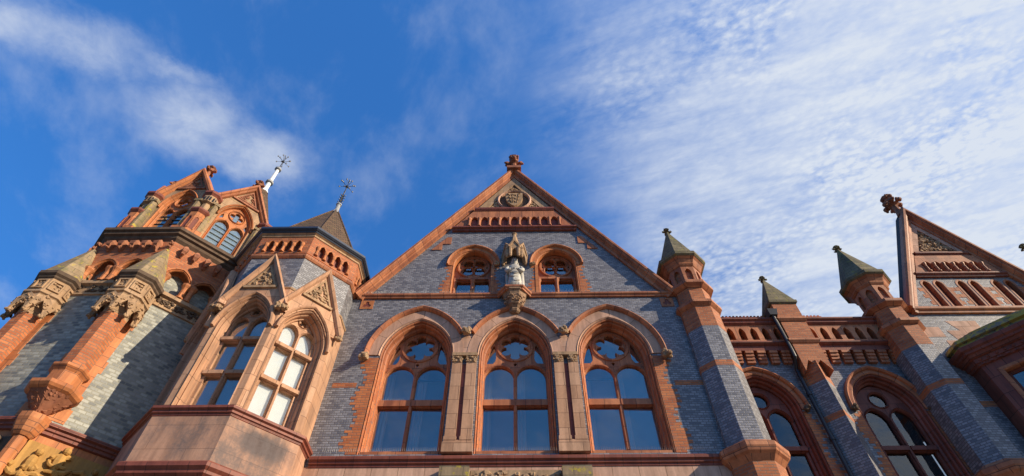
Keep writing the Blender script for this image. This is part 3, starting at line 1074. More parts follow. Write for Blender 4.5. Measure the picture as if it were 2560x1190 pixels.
# ------------------------------------------------------------------ statue in the niche
def statue():
    f = FR((CX, -.22), 0)
    z0 = 14.02
    mb = MB()
    lv = [(.215, .155, 0.0), (.235, .17, .04), (.225, .165, .18), (.215, .16, .36), (.20, .15, .55), (.185, .14, .70), (.155, .115, .80), (.165, .12, .90), (.195, .13, 1.0), (.20, .12, 1.08), (.15, .10, 1.145), (.065, .065, 1.18), (.055, .06, 1.22), (.085, .09, 1.26), (.10, .105, 1.33), (.095, .10, 1.40), (.06, .07, 1.46)]
    n = 28
    rg = []
    for rx, ry, z in lv:
        ring = []
        for k in range(n):
            a = 2 * pi * k / n
            fold = 1.0 + (0.09 * sin(7 * a + 1.3) * max(0, (0.8 - z) / .8) + (.05 * sin(4 * a + 5 * z) if z < 1.1 else 0))
            ring.append(f(rx * fold * cos(a), z0 + z, -ry * fold * sin(a)))
        rg.append(ring)
    mb.rings(rg)
    for s in (-1, 1):                         # sleeves folded towards the waist
        mb.tube([f(s * .19, z0 + 1.06, 0), f(s * .25, z0 + .90, .05), f(s * .235, z0 + .78, .11), f(s * .10, z0 + .80, .19)], [.07, .085, .075, .045], 8)
        mb.ball(f(s * .07, z0 + .80, .20), .04, .03, .035)
        for q in range(4):
            mb.tube([f(s * (.06 - .01 * q), z0 + .82 - q * .016, .215), f(s * (.0 - .008 * q), z0 + .815 - q * .016, .235)], .010, 5)
        mb.tube([f(s * .20, z0 + 1.08, -.03), f(s * .25, z0 + .7, -.05), f(s * .25, z0 + .2, -.04), f(s * .24, z0 + .02, -.03)], [.05, .06, .07, .07], 7)
    for k, (zz, dx) in enumerate(((.66, .02), (.50, -.03), (.30, .04))):     # drapery swags over the skirt
        w_ = .16 + k * .012
        mb.tube([f(-w_, z0 + zz + .12, .07), f(-w_ * .45 + dx, z0 + zz + .01, .155), f(dx, z0 + zz - .035, .175), f(w_ * .5 + dx, z0 + zz + .02, .15), f(w_, z0 + zz + .10, .07)], [.012, .022, .026, .02, .01], 7)
    rng = random.Random(4)
    for k in range(9):                                       # hanging folds
        u = (k - 4) * .042
        yb = sqrt(max(.215 ** 2 - u * u, .001)) * .74
        mb.tube([f(u * .7, z0 + rng.uniform(.5, .74), yb * .85), f(u * .9, z0 + .3, yb * .98), f(u * 1.08 + rng.uniform(-.01, .01), z0 + .01, yb + .03)], [.006, .017, .022], 6)
    # face
    mb.ball(f(0, z0 + 1.325, .115), .018, .03, .028, 6, 4)
    mb.ball(f(-.035, z0 + 1.355, .095), .016, .014, .012, 6, 4)
    mb.ball(f(.035, z0 + 1.355, .095), .016, .014, .012, 6, 4)
    mb.ball(f(0, z0 + 1.28, .10), .028, .014, .010, 6, 4)
    o = mb.build('statue', 'white_stone', None, smooth=True)
    o['label'] = 'pale stone statue of a robed crowned queen standing in the gable niche'
    o['category'] = 'statue'
    mb = MB()
    rng_ = [f(.085 * cos(2 * pi * k / 10), z0 + 1.43, .085 * sin(2 * pi * k / 10)) for k in range(10)]
    for k in range(10):
        mb.tube([rng_[k], rng_[(k + 1) % 10]], .016, 5)
        p = rng_[k]
        mb.tube([p, (p[0] + (p[0] - CX) * .2, p[1], p[2] + .08)], [.016, .006], 5)
    mb.build('crown', 'white_stone', o)
    mb = MB()
    for s in (-1, 1):
        mb.tube([f(s * .085, z0 + 1.40, -.03), f(s * .11, z0 + 1.28, -.03), f(s * .10, z0 + 1.16, -.02)], [.03, .035, .02], 6)
    mb.tube([f(0, z0 + 1.42, -.08), f(0, z0 + 1.28, -.10), f(0, z0 + 1.15, -.08)], [.06, .07, .04], 7)
    mb.build('hair', 'white_stone', o)


statue()


# ------------------------------------------------------------------ iron vane
def vane(parent, c, z0, pole_h, white=True, burst=.32):
    x, y = c
    if white:
        mb = MB()
        mb.lathe(c, [(.24, z0 - .25), (.14, z0), (.10, z0 + .12), (.075, z0 + pole_h), (.05, z0 + pole_h + .05)], 10)
        mb.build('lead_pole', 'white_paint', parent)
        mb = MB()
        mb.lathe(c, [(.08, z0 + pole_h * .30), (.17, z0 + pole_h * .32), (.17, z0 + pole_h * .38), (.08, z0 + pole_h * .42)], 12)
        mb.build('collar', 'lead_grey', parent)
        mb = MB()
        mb.lathe(c, [(.06, z0 + pole_h - .08), (.15, z0 + pole_h - .02), (.15, z0 + pole_h + .07), (.04, z0 + pole_h + .1)], 12)
        mb.build('collar', 'lead_grey', parent)
        zb = z0 + pole_h
        zt = zb + .75
    else:
        mb = MB()
        mb.lathe(c, [(.20, z0 - .2), (.12, z0), (.085, z0 + .1), (.08, z0 + .42), (.11, z0 + .44), (.11, z0 + .5), (.04, z0 + .52)], 10)
        mb.build('lead_pole', 'lead_grey', parent)
        zb = z0 + .5
        zt = z0 + pole_h
    mb = MB()
    mb.lathe(c, [(.022, zb), (.022, zt)], 6)
    if not white:
        for k in range(4):
            zz = zb + .1 + k * .17
            mb.lathe(c, [(.0, zz - .06), (.07, zz), (.0, zz + .06)], 8)
            for q in range(4):
                a = q * pi / 2 + .4
                mb.ball((x + .085 * cos(a), y + .085 * sin(a), zz + .07), .03, n=5, m=4)
    mb.ball((x, y, zt), .07, .07, .06)
    for ring, (el, m) in enumerate(((8, 6), (48, 6))):
        for k in range(m):
            a = 2 * pi * k / m + ring * .5
            e = R(el)
            d = (cos(e) * cos(a), cos(e) * sin(a), sin(e))
            p0 = (x, y, zt)
            p1 = (x + d[0] * burst, y + d[1] * burst, zt + d[2] * burst)
            mb.tube([p0, p1], .008, 4)
            mb.ball(p1, .035, .035, .05, 5, 4)
    mb.ball((x, y, zt + burst * 1.1), .035, .035, .06, 5, 4)
    mb.tube([(x, y, zt), (x, y, zt + burst * 1.1)], .01, 4)
    mb.build('weather_vane', 'black_iron', parent)


# ------------------------------------------------------------------ oriel turret
def oriel():
    C = (-7.05, .20)
    t = thing('oriel_turret', 'octagonal pink stone turret with gabled oriel windows and a tiled pointed roof', 'turret', (C[0], C[1], 0))
    mb = MB()
    mb.octa(C, [(1.38, 8.5), (1.38, 12.7)])
    mb.octa(C, [(1.90, 12.60), (1.90, 13.95)])
    mb.build('wall', 'grey_brick', t)
    mb = MB()
    mb.octa(C, [(2.04, 7.3), (2.04, 8.47)])
    mb.build('stone_base', 'sooty_sandstone', t)
    mb = MB()
    mb.octa(C, [(1.96, 0), (1.96, 6.9), (2.02, 6.96), (2.02, 7.10), (2.10, 7.16), (2.10, 7.22), (2.16, 7.28), (2.16, 7.36), (2.02, 7.46)])
    mb.build('plinth', 'dark_terracotta', t)
    mb = MB()
    mb.octa(C, [(2.02, 8.45), (2.055, 8.48), (2.055, 8.52), (2.09, 8.54), (2.09, 8.59), (2.14, 8.62), (2.14, 8.68), (1.90, 8.74)])
    mb.build('sill_course', 'dark_terracotta', t)
    mb = MB()
    mb.octa(C, [(1.9, 12.52), (1.97, 12.54), (1.99, 12.58), (1.95, 12.62), (1.90, 12.68)])
    mb.build('string_course', 'buff_sandstone', t)
    mb = MB()
    mb.octa(C, [(1.88, 13.88), (1.93, 13.91), (1.97, 13.97), (1.97, 14.04), (1.92, 14.10)])
    mb.build('string_course', 'terracotta', t)
    ap = 1.95
    h = ap * tan(pi / 8)
    for k in (-2, -1, 0, 1, 2):
        fr = FR(offs(C, ap, 45 * k), 45 * k)
        oh = opening(.66, 8.74, 11.15, 1.06, 0, 12)
        mb = MB()
        mb.plate(fr, rect(-h, h, 8.66, 12.56), [oh] if abs(k) < 2 else [], -.40, 0)
        st = mb.build('stone_face', 'oriel_stone', t)
        if abs(k) == 2:
            continue
        # window
        mb = MB()
        hs = []
        for s in (-1, 1):
            hs += [rect(s * .25 - .205, s * .25 + .205, 8.92, 9.84), rect(s * .25 - .205, s * .25 + .205, 10.0, 10.90), opening(.205, 11.06, 11.48, .25, s * .25, 6)]
            hs.append([(s * .33, 11.83), (s * .44, 11.62), (s * .42, 11.80), (s * .36, 11.93)])
        hs.append(foil(0, 11.95, .125, 4, 6, pi / 4))
        mb.plate(fr, opening(.53, 8.80, 11.22, .93, 0, 10), hs, -.42, -.31)
        win = mb.build('window', 'oriel_stone', t)
        mb = MB()
        roll = [(-.035, -.315), (-.022, -.26), (.022, -.26), (.035, -.315)]
        mb.sweep(fr, [(0, 8.85), (0, 11.55)], roll)
        for z in (9.86, 10.92):
            mb.bar(fr, -.52, -.036, z, z + .10, -.315, -.22)
            mb.bar(fr, .036, .52, z, z + .10, -.315, -.22)
        for s in (-1, 1):
            mb.sweep(fr, arch(.225, 11.48, .27, s * .25, 6), [(-.03, -.315), (-.01, -.27), (.03, -.315)])
        mb.sweep(fr, circle(0, 11.95, .15, 16), [(-.02, -.315), (0, -.27), (.03, -.315)], closed=True)
        mb.add([fr(-.56, 8.68, .0), fr(.56, 8.68, .0), fr(.56, 8.88, -.34), fr(-.56, 8.88, -.34), fr(-.56, 8.6, .0), fr(.56, 8.6, .0), fr(.56, 8.6, -.34), fr(-.56, 8.6, -.34)],
               [(0, 1, 2, 3), (4, 7, 6, 5), (0, 4, 5, 1), (1, 5, 6, 2), (2, 6, 7, 3), (3, 7, 4, 0)])
        mb.build('frame', 'oriel_stone', win)
        mb = MB()
        mb.plate(fr, opening(.53, 8.82, 11.2, .93, 0, 6), [], -.375, -.37)
        mb.build('pane', 'window_glass', win)
        mb = MB()
        mb.bar(fr, -.62, .62, 8.6, 12.4, -.455, -.445)
        mb.build('blind', 'white_blind' if k == 1 else 'grey_blind', win)
        prof = [(0, .004), (-.03, .02), (-.045, -.02), (-.045, -.10), (-.075, -.09), (-.09, -.13), (-.09, -.22), (-.13, -.24), (-.13, -.40), (0, -.40)]
        mb = MB()
        mb.sweep(fr, [(-.66, 8.72)] + arch(.66, 11.15, 1.06, 0, 12) + [(.66, 8.72)], prof)
        mb.build('reveal_moulding', 'oriel_stone', win)
        # gablet
        mb = MB()
        mb.plate(fr, [(-.80, 11.70), (-.68, 11.70), (-.665, 11.5)] + arch(.665, 11.15, 1.07, 0, 10)[4:-4] + [(.665, 11.5), (.68, 11.70), (.80, 11.70), (.80, 12.05), (0, 13.66), (-.80, 12.05)], [], .0, .06)
        gb = mb.build('gablet', 'oriel_stone', t)
        mb = MB()
        mb.sweep(fr, [(-.93, 11.80), (0, 13.74), (.93, 11.80)], [(-.07, -.02), (-.07, .09), (-.03, .15), (.04, .18), (.07, .15), (.07, -.02)])
        mb.build('raking_mould', 'oriel_stone', gb)
        mb = MB()
        mb.sweep(fr, [p for p in arch(.70, 11.15, 1.12, 0, 12) if p[1] > 11.0], [(0, .0), (0, .10), (.03, .13), (.07, .12), (.09, .0)])
        mb.build('hood_mould', 'oriel_stone', gb)
        mb = MB()
        mb.bar(fr, -.46, .46, 12.50, 12.58, .05, .12)
        mb.sweep(fr, [(-.38, 12.62), (0, 13.40), (.38, 12.62)], [(-.03, .05), (-.03, .10), (.02, .10), (.02, .05)])
        leafage(mb, fr, [(-.34, 12.62), (.34, 12.62), (0, 13.28)], 42, .065, .058, 30 + k)
        mb.build('carved_panel', 'carved_buff_stone', gb)
        for s in (-1, 1):
            mb = MB()
            knob(mb, fr(s * .93, 11.72, .10), .12, 50 + k * 3 + s, 10)
            mb.build('carved_boss', 'carved_buff_stone', gb)
    # arcaded parapet
    apP = 1.94
    hP = apP * tan(pi / 8)
    mb = MB()
    mb.octa(C, [(1.82, 14.1), (1.82, 14.9)])
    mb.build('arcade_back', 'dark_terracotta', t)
    for k in (-2, -1, 0, 1, 2):
        fr = FR(offs(C, apP, 45 * k), 45 * k)
        mb = MB()
        hs = [opening(.09, 14.20, 14.52, .16, (i - 1.5) * .275, 4) for i in range(4)]
        mb.plate(fr, rect(-hP, hP, 14.1, 14.92), hs, -.13, 0)
        pr = mb.build('parapet', 'red_brick', t)
        mb = MB()
        mb.plate(fr, rect(-.58, .58, 14.50, 14.78), [opening(.09, 14.499, 14.52, .16, (i - 1.5) * .275, 4) for i in range(4)][:0] , .0, .004) if False else None
        for i in range(4):
            mb.sweep(fr, arch(.09, 14.52, .16, (i - 1.5) * .275, 4), [(0, -.02), (0, .03), (.04, .03), (.045, -.02)])
        mb.build('arch_heads', 'orange_terracotta', pr)
        for i in range(5):
            u = (i - 2) * .275
            mb = MB()
            p = fr(u, 0, .015)
            mb.lathe(p[:2], [(.06, 14.18), (.06, 14.23), (.042, 14.26), (.042, 14.42), (.065, 14.48), (.07, 14.55), (.0, 14.57)], 8)
            mb.build('column', 'orange_terracotta', pr)
    mb = MB()
    mb.octa(C, [(1.9, 14.84), (1.97, 14.88), (1.97, 14.94), (2.03, 14.98), (1.9, 15.0)])
    mb.build('cornice', 'buff_sandstone', t)
    mb = MB()
    mb.octa(C, [(1.98, 14.99), (2.03, 15.0), (2.06, 15.05), (2.08, 15.05), (2.13, 15.10), (2.13, 15.18), (1.9, 15.19)])
    mb.build('gutter', 'gutter_lead', t)
    mb = MB()
    mb.octa(C, [(1.98, 15.16), (1.60, 15.62), (.10, 18.95)])
    rf = mb.build('roof', 'roof_tile', t)
    mb = MB()
    for k in range(8):
        a, b = ocorner(C, 1.60, k), ocorner(C, .10, k)
        c_ = ocorner(C, 1.98, k)
        mb.tube([(c_[0], c_[1], 15.17), (a[0], a[1], 15.63), (b[0], b[1], 18.96)], .035, 6)
    mb.build('hip_tiles', 'roof_tile', rf)
    vane(t, C, 19.0, 1.8, False, .33)


oriel()


# ------------------------------------------------------------------ corner tower
def tower():
    T = (-11.70, 1.0)
    t = thing('corner_tower', 'octagonal red and grey brick corner tower with bracketed turrets and gabled belfry', 'tower', (T[0], T[1], 0))
    AP = 2.65
    H = AP * tan(pi / 8)
    mb = MB()
    mb.octa(T, [(AP, 8.3), (AP, 12.6)])
    mb.octa(T, [(AP - .28, 12.55), (AP - .28, 14.2)])
    mb.build('wall', 'tower_brick', t)
    mb = MB()
    mb.octa(T, [(AP - .02, 0), (AP - .02, 8.3)])
    mb.build('stone_base', 'orange_terracotta', t)
    mb = MB()
    mb.octa(T, [(AP, 8.29), (AP + .04, 8.31), (AP + .04, 8.37), (AP + .08, 8.39), (AP + .08, 8.44), (AP + .14, 8.47), (AP + .14, 8.54), (AP - .02, 8.58)])
    mb.build('string_course', 'dark_terracotta', t)
    # carved friezes below
    for k in (-1, 0, 1):
        fr = FR(offs(T, AP, 45 * k), 45 * k)
        mb = MB()
        mb.bar(fr, -H + .16, H - .16, 6.4, 8.12, -.05, .02)
        rng = random.Random(5 + k)
        for i in range(26):                     # crowded relief figures and scrolls
            u = rng.uniform(-H + .28, H - .28)
            v = rng.uniform(6.6, 7.95)
            r_ = rng.uniform(.07, .15)
            a = rng.uniform(0, pi)
            if i % 3 == 0:
                mb.ball(fr(u, v, .04), r_ * .9, r_ * .9, r_ * 1.5, 8, 6)
                mb.ball(fr(u + .03, v + r_ * 1.7, .10), r_ * .6, r_ * .6, r_ * .62, 8, 6)
            elif i % 3 == 1:
                mb.tube([fr(u + .17 * cos(a + q * .55) * (1 - q * .07), v + .17 * sin(a + q * .55) * (1 - q * .07), .05 + .01 * q) for q in range(8)], [.05, .055, .05, .05, .045, .04, .035, .02], 6)
            else:
                mb.tube([fr(u - .2 * cos(a), v - .2 * sin(a), .04), fr(u, v, .10), fr(u + .16 * cos(a + .8), v + .16 * sin(a + .8), .06)], [.05, .06, .03], 6)
        mb.build('carved_panel', 'carved_ochre_stone' if k != 0 else 'dark_carving', t)
    for k in (0, 1):
        p = ocorner(T, AP, k)
        mb = MB()
        mb.octa(p, [(.13, 6.0), (.13, 8.18)])
        mb.octa(p, [(.16, 8.10), (.22, 8.18), (.26, 8.30), (.30, 8.44), (.30, 8.56), (.10, 8.63)])
        mb.build('corner_pier', 'orange_terracotta', t)
    # carved string
    mb = MB()
    mb.octa(T, [(AP - .02, 12.44), (AP + .05, 12.46), (AP + .05, 12.52), (AP + .02, 12.54), (AP + .02, 12.80), (AP + .12, 12.84), (AP + .12, 12.95), (AP - .1, 13.0)])
    s_ = mb.build('carved_string', 'buff_sandstone', t)
    mb = MB()
    for k in (-1, 0, 1):
        fr = FR(offs(T, AP + .02, 45 * k), 45 * k)
        leafage(mb, fr, rect(-H + .2, H - .2, 12.56, 12.78), 60, .07, 0, 21 + k)
    mb.build('carved_foliage', 'dark_carving', s_)
    # arcade stage
    for k in (-2, -1, 0, 1, 2):
        fr = FR(offs(T, AP, 45 * k), 45 * k)
        mb = MB()
        cs = (-.42, .42)
        mb.plate(fr, rect(-H, H, 12.96, 14.9), [opening(.33, 12.97, 13.50, .42, c, 8) for c in cs], -.27, 0)
        ar = mb.build('arcade', 'red_brick', t)
        if abs(k) == 2:
            continue
        mb = MB()
        for c in cs:
            mb.sweep(fr, arch(.33, 13.50, .42, c, 8), [(0, -.2), (0, .0), (.02, .035), (.05, .015), (.06, .05), (.10, .05), (.105, -.2)])
        mb.build('arch_moulding', 'orange_terracotta', ar)
        for c in (-.82, 0, .82):
            for d in (-.095, .095):
                mb = MB()
                p = fr(c + d, 0, .05)
                mb.lathe(p[:2], [(.12, 12.96), (.12, 13.0), (.085, 13.04), (.08, 13.32), (.10, 13.38), (.14, 13.46), (.14, 13.52), (0, 13.53)], 10)
                mb.build('column', 'orange_terracotta', ar)
        # corbel table with hanging brackets
        n = 5
        for i in range(n):
            u = (i - (n - 1) / 2) * .36
            mb = MB()
            mb.rings([[fr(u - .03, 14.34, .0), fr(u + .03, 14.34, .0), fr(u + .03, 14.34, .05), fr(u - .03, 14.34, .05)],
                      [fr(u - .06, 14.52, .0), fr(u + .06, 14.52, .0), fr(u + .06, 14.52, .20), fr(u - .06, 14.52, .20)],
                      [fr(u - .09, 14.62, .0), fr(u + .09, 14.62, .0), fr(u + .09, 14.62, .22), fr(u - .09, 14.62, .22)],
                      [fr(u - .03, 14.80, .0), fr(u + .03, 14.80, .0), fr(u + .03, 14.80, .10), fr(u - .03, 14.80, .10)]])
            knob(mb, fr(u, 14.42, .15), .06, 70 + i, 5)
            mb.build('bracket', 'carved_red_stone', t)
    for k in (0, 1, 2):
        p = ocorner(T, AP + .09, k)
        for z in (14.2, 14.42, 14.64):
            mb = MB()
            knob(mb, (p[0], p[1], z), .085, int(z * 10) + k, 7)
            mb.build('carved_boss', 'carved_red_stone', t)
    mb = MB()
    mb.octa(T, [(AP - .05, 14.78), (AP + .08, 14.92), (AP + .10, 15.0), (AP + .18, 15.04), (AP + .18, 15.12), (AP + .25, 15.16), (AP + .25, 15.27), (AP - .1, 15.36)])
    mb.build('cornice', 'dark_carving', t)
    # bracketed corner turrets
    for k in (0, 1):
        p = ocorner(T, AP + .04, k)
        mb = MB()
        mb.octa(p, [(.30, 9.3), (.30, 11.9)])
        tu = mb.build('turret', 'red_brick', t)
        mb = MB()
        mb.octa(p, [(.05, 8.46), (.12, 8.62), (.28, 8.84), (.45, 9.06)])
        for q in range(8):
            fq = FR(offs(p, .45, 45 * q), 45 * q)
            fk = (lambda f_: (lambda u, v, w: f_(u, v, w - (9.06 - v) * .72)))(fq)
            leafage(mb, fk, [(-.03, 8.56), (.03, 8.56), (.17, 9.04), (-.17, 9.04)], 20, .055, -.03, q + 7 * k)
        mb.build('carved_corbel', 'carved_red_stone', tu)
        mb = MB()
        mb.octa(p, [(.44, 9.04), (.50, 9.08), (.54, 9.14), (.54, 9.22), (.34, 9.30)])
        mb.octa(p, [(.31, 9.30), (.33, 9.34), (.33, 9.62), (.36, 9.66), (.41, 9.72), (.41, 9.78), (.30, 9.84)])
        mb.build('collar', 'orange_terracotta', tu)
        mb = MB()
        mb.octa(p, [(.30, 11.5), (.32, 11.78), (.48, 11.86), (.49, 11.88), (.49, 12.60)])
        mb.octa(p, [(.49, 12.02), (.54, 12.05), (.54, 12.11), (.50, 12.14)])
        mb.build('turret_head', 'buff_sandstone', tu)
        mb = MB()
        mb.octa(p, [(.49, 12.58), (.53, 12.62), (.53, 12.67), (.59, 12.72), (.59, 12.82), (.5, 12.90)])
        mb.build('cornice', 'dark_carving', tu)
        mb = MB()
        for q in range(8):
            fq = FR(offs(p, .50, 45 * q), 45 * q)
            mb.plate(fq, [(-.22, 11.46), (-.17, 11.46), (-.13, 11.60), (0, 11.84), (.13, 11.60), (.17, 11.46), (.22, 11.46), (.22, 11.84), (0, 12.04), (-.22, 11.84)], [], -.10, .03)
            knob(mb, fq(.20, 11.44, -.02), .085, q, 9)
            leafage(mb, fq, [(-.2, 11.60), (.2, 11.60), (.2, 11.82), (0, 12.0), (-.2, 11.82)], 12, .05, .03, q + 3)
            mb.sweep(fq, rect(-.13, .13, 12.22, 12.50), [(-.02, -.01), (-.02, .03), (.02, .03), (.02, -.01)], closed=True)
            leafage(mb, fq, rect(-.11, .11, 12.24, 12.48), 7, .05, -.01, q)
        mb.build('carved_pendants', 'carved_buff_stone', tu)
        mb = MB()
        mb.octa(p, [(.54, 12.86), (.04, 14.42)])
        mb.build('spirelet', 'lichen_stone', tu)
    # quoin strips beside the turrets
    for k, sds in ((0, (-1, 1)), (1, (-1,))):
        fr = FR(offs(T, AP, 45 * k), 45 * k)
        for sd in sds:
            mb = MB()
            pts = [(sd * H * .995, 8.64)]
            for i in range(11):
                z = 8.64 + i * .35
                w_ = .52 if i % 4 == 0 else .46
                pts += [(sd * (H - w_), z), (sd * (H - w_), min(z + .35, 12.44))]
            pts.append((sd * H * .995, 12.44))
            if sd < 0:
                pts.reverse()
            mb.plate(fr, pts[::-1], [], -.03, .012)
            mb.build('quoin', 'orange_terracotta', t)
    # belfry
    AB = 2.45
    HB = AB * tan(pi / 8)
    mb = MB()
    mb.octa(T, [(AB - .25, 15.3), (AB - .25, 17.6)])
    mb.build('belfry_core', 'dark_room', t)
    GT = 19.20
    for k in (-1, 0, 1):
        fr = FR(offs(T, AB, 45 * k), 45 * k)
        oh = opening(.58, 15.40, 17.0, .98, 0, 10)
        mb = MB()
        mb.plate(fr, [(-HB, 15.3), (HB, 15.3), (HB, 17.55), (0, GT - .05), (-HB, 17.55)], [oh], -.26, 0)
        g = mb.build('belfry_gable', 'buff_sandstone', t)
        mb = MB()
        hs = []
        for s in (-1, 1):
            hs.append(opening(.22, 15.45, 16.72, .29, s * .265, 6))
            hs.append([(s * .38, 17.14), (s * .50, 17.02), (s * .48, 17.22), (s * .42, 17.32)])
        hs.append(foil(0, 17.44, .24, 4, 7, pi / 2))
        mb.plate(fr, opening(.56, 15.41, 17.0, .94, 0, 10), hs, -.22, -.12)
        win = mb.build('window', 'orange_terracotta', g)
        mb = MB()
        mb.sweep(fr, circle(0, 17.44, .28, 18), [(-.03, -.125), (0, -.07), (.03, -.125)], closed=True)
        for s in (-1, 1):
            mb.sweep(fr, [(s * .265 - .24, 15.45)] + arch(.24, 16.72, .31, s * .265, 6) + [(s * .265 + .24, 15.45)], [(-.025, -.125), (0, -.08), (.025, -.125)])
        prof = [(0, .004), (-.02, .012), (-.035, -.03), (-.035, -.10), (-.06, -.13), (0, -.2)]
        mb.sweep(fr, [(-.58, 15.40)] + arch(.58, 17.0, .98, 0, 10) + [(.58, 15.40)], prof)
        mb.sweep(fr, arch(.59, 17.0, 1.0, 0, 10), [(.0, -.02), (.0, .05), (.03, .08), (.06, .05), (.07, -.02)])
        mb.build('window_frame', 'orange_terracotta', win) if False else mb.build('window_frame', 'orange_terracotta', g)
        mb = MB()
        mb.plate(fr, opening(.55, 15.41, 17.0, .92, 0, 6), [], -.185, -.18)
        mb.build('pane', 'leaded_glass', g)
        mb = MB()
        mb.bar(fr, -.56, .56, 15.4, 17.95, -.232, -.23)
        mb.build('blind', 'white_blind' if k == 1 else 'blue_blind', g)
        for i in range(6):
            z = 15.62 + i * .21
            for s in (-1, 1):
                mb = MB()
                mb.bar(fr, s * .25 - .21, s * .25 + .21, z, z + .024, -.178, -.155)
                mb.build('lead_bar', 'lead_came', g)
        for s in (-1, 1):
            mb = MB()
            mb.bar(fr, s * .775 - .14, s * .775 + .14, 15.34, 15.62, -.05, .27)
            mb.build('pilaster_foot', 'orange_terracotta', g)
            mb = MB()
            mb.rings([[fr(s * .775 + d_, z_, w_) for d_, w_ in ((-.105, -.05), (-.105, .14), (-.04, .22), (.04, .22), (.105, .14), (.105, -.05))] for z_ in (15.62, 17.12)])
            mb.rings([[fr(s * .775 - .13, 17.1, -.05), fr(s * .775 + .13, 17.1, -.05), fr(s * .775 + .13, 17.1, .24), fr(s * .775 - .13, 17.1, .24)],
                      [fr(s * .775 - .13, 17.2, -.05), fr(s * .775 + .13, 17.2, -.05), fr(s * .775 + .13, 17.2, .24), fr(s * .775 - .13, 17.2, .24)],
                      [fr(s * .775 - .10, 17.3, -.05), fr(s * .775 + .10, 17.3, -.05), fr(s * .775 + .10, 17.3, .04), fr(s * .775 - .10, 17.3, .04)]])
            mb.build('pilaster', 'lichen_stone', g)
        mb = MB()
        mb.sweep(fr, [(-HB - .10, 17.45), (0, GT + .08), (HB + .10, 17.45)], [(.05, -.5), (.05, .16), (.02, .20), (-.05, .20), (-.08, .14), (-.13, .10), (-.15, .03), (-.15, -.05), (-.1, -.5)])
        mb.build('raking_coping', 'terracotta' if k != 0 else 'orange_terracotta', g)
        mb = MB()
        mb.sweep(fr, [(-.34, 18.26), (.34, 18.26), (0, 18.90)], [(-.02, -.02), (-.02, .05), (.03, .05), (.03, -.02)], closed=True)
        leafage(mb, fr, [(-.28, 18.30), (.28, 18.30), (0, 18.80)], 22, .06, .0, 61 + k)
        mb.bar(fr, -.5, .5, 18.12, 18.20, -.02, .06)
        mb.build('carved_panel', 'carved_red_stone', g)
        mb = MB()
        pf = fr(0, 0, -.1)
        finial_mesh(mb, (pf[0], pf[1], GT), .62, .22, 80 + k)
        mb.build('finial', 'carved_red_stone', g)
    for k in (-1, 0, 1, 2):
        p = ocorner(T, AB - .01, k)
        mb = MB()
        mb.octa(p, [(.265, 15.3), (.265, 16.42)])
        sh = mb.build('belfry_turret', 'orange_terracotta', t)
        for lv_ in ([(.265, 16.38), (.30, 16.42), (.34, 16.48), (.34, 16.56), (.2, 16.62)], [(.23, 17.40), (.275, 17.46), (.31, 17.50), (.31, 17.60), (.22, 17.66), (.10, 17.85)]):
            mb = MB()
            mb.octa(p, lv_)
            mb.build('moulding', 'dark_terracotta', sh)
        mb = MB()
        mb.octa(p, [(.14, 16.58), (.14, 17.05), (.235, 17.10), (.235, 17.42)])
        mb.build('open_shaft', 'buff_sandstone', sh)
        for q in range(-2, 4):
            fq = FR(offs(p, .265, 45 * q), 45 * q)
            mb = MB()
            mb.sweep(fq, [(-.07, 15.55)] + arch(.07, 16.0, .13, 0, 4) + [(.07, 15.55)], [(0, -.01), (0, .025), (.03, .025), (.03, -.01)])
            nh = mb.build('niche', 'terracotta', sh)
            mb = MB()
            mb.plate(fq, opening(.06, 15.55, 16.0, .12, 0, 4), [], -.02, .004)
            mb.build('niche_back', 'dark_terracotta', sh)
            fq = FR(offs(p, .235, 45 * q), 45 * q)
            for d_ in (-.055, .055):
                mb = MB()
                mb.plate(fq, opening(.03, 17.13, 17.30, .05, d_, 3), [], -.02, .004)
                mb.build('slot', 'dark_room', sh)
        mb = MB()
        knob(mb, (p[0], p[1], 17.86), .10, 7 + k, 8)
        mb.build('finial', 'carved_red_stone', sh)
    mb = MB()
    top = (-11.25, 1.15)
    rg = []
    for ap, z, c in ((AB - .3, 17.5, T), (1.2, 19.6, (-11.5, 1.1)), (.12, 22.1, top)):
        rg.append([ocorner(c, ap, k) + (z,) for k in range(8)])
    mb.rings(rg)
    mb.build('roof', 'roof_tile', t)
    vane(t, top, 22.1, 1.75, True, .34)


tower()


# ------------------------------------------------------------------ link wing
WY = 1.25             # plane of the recessed wing


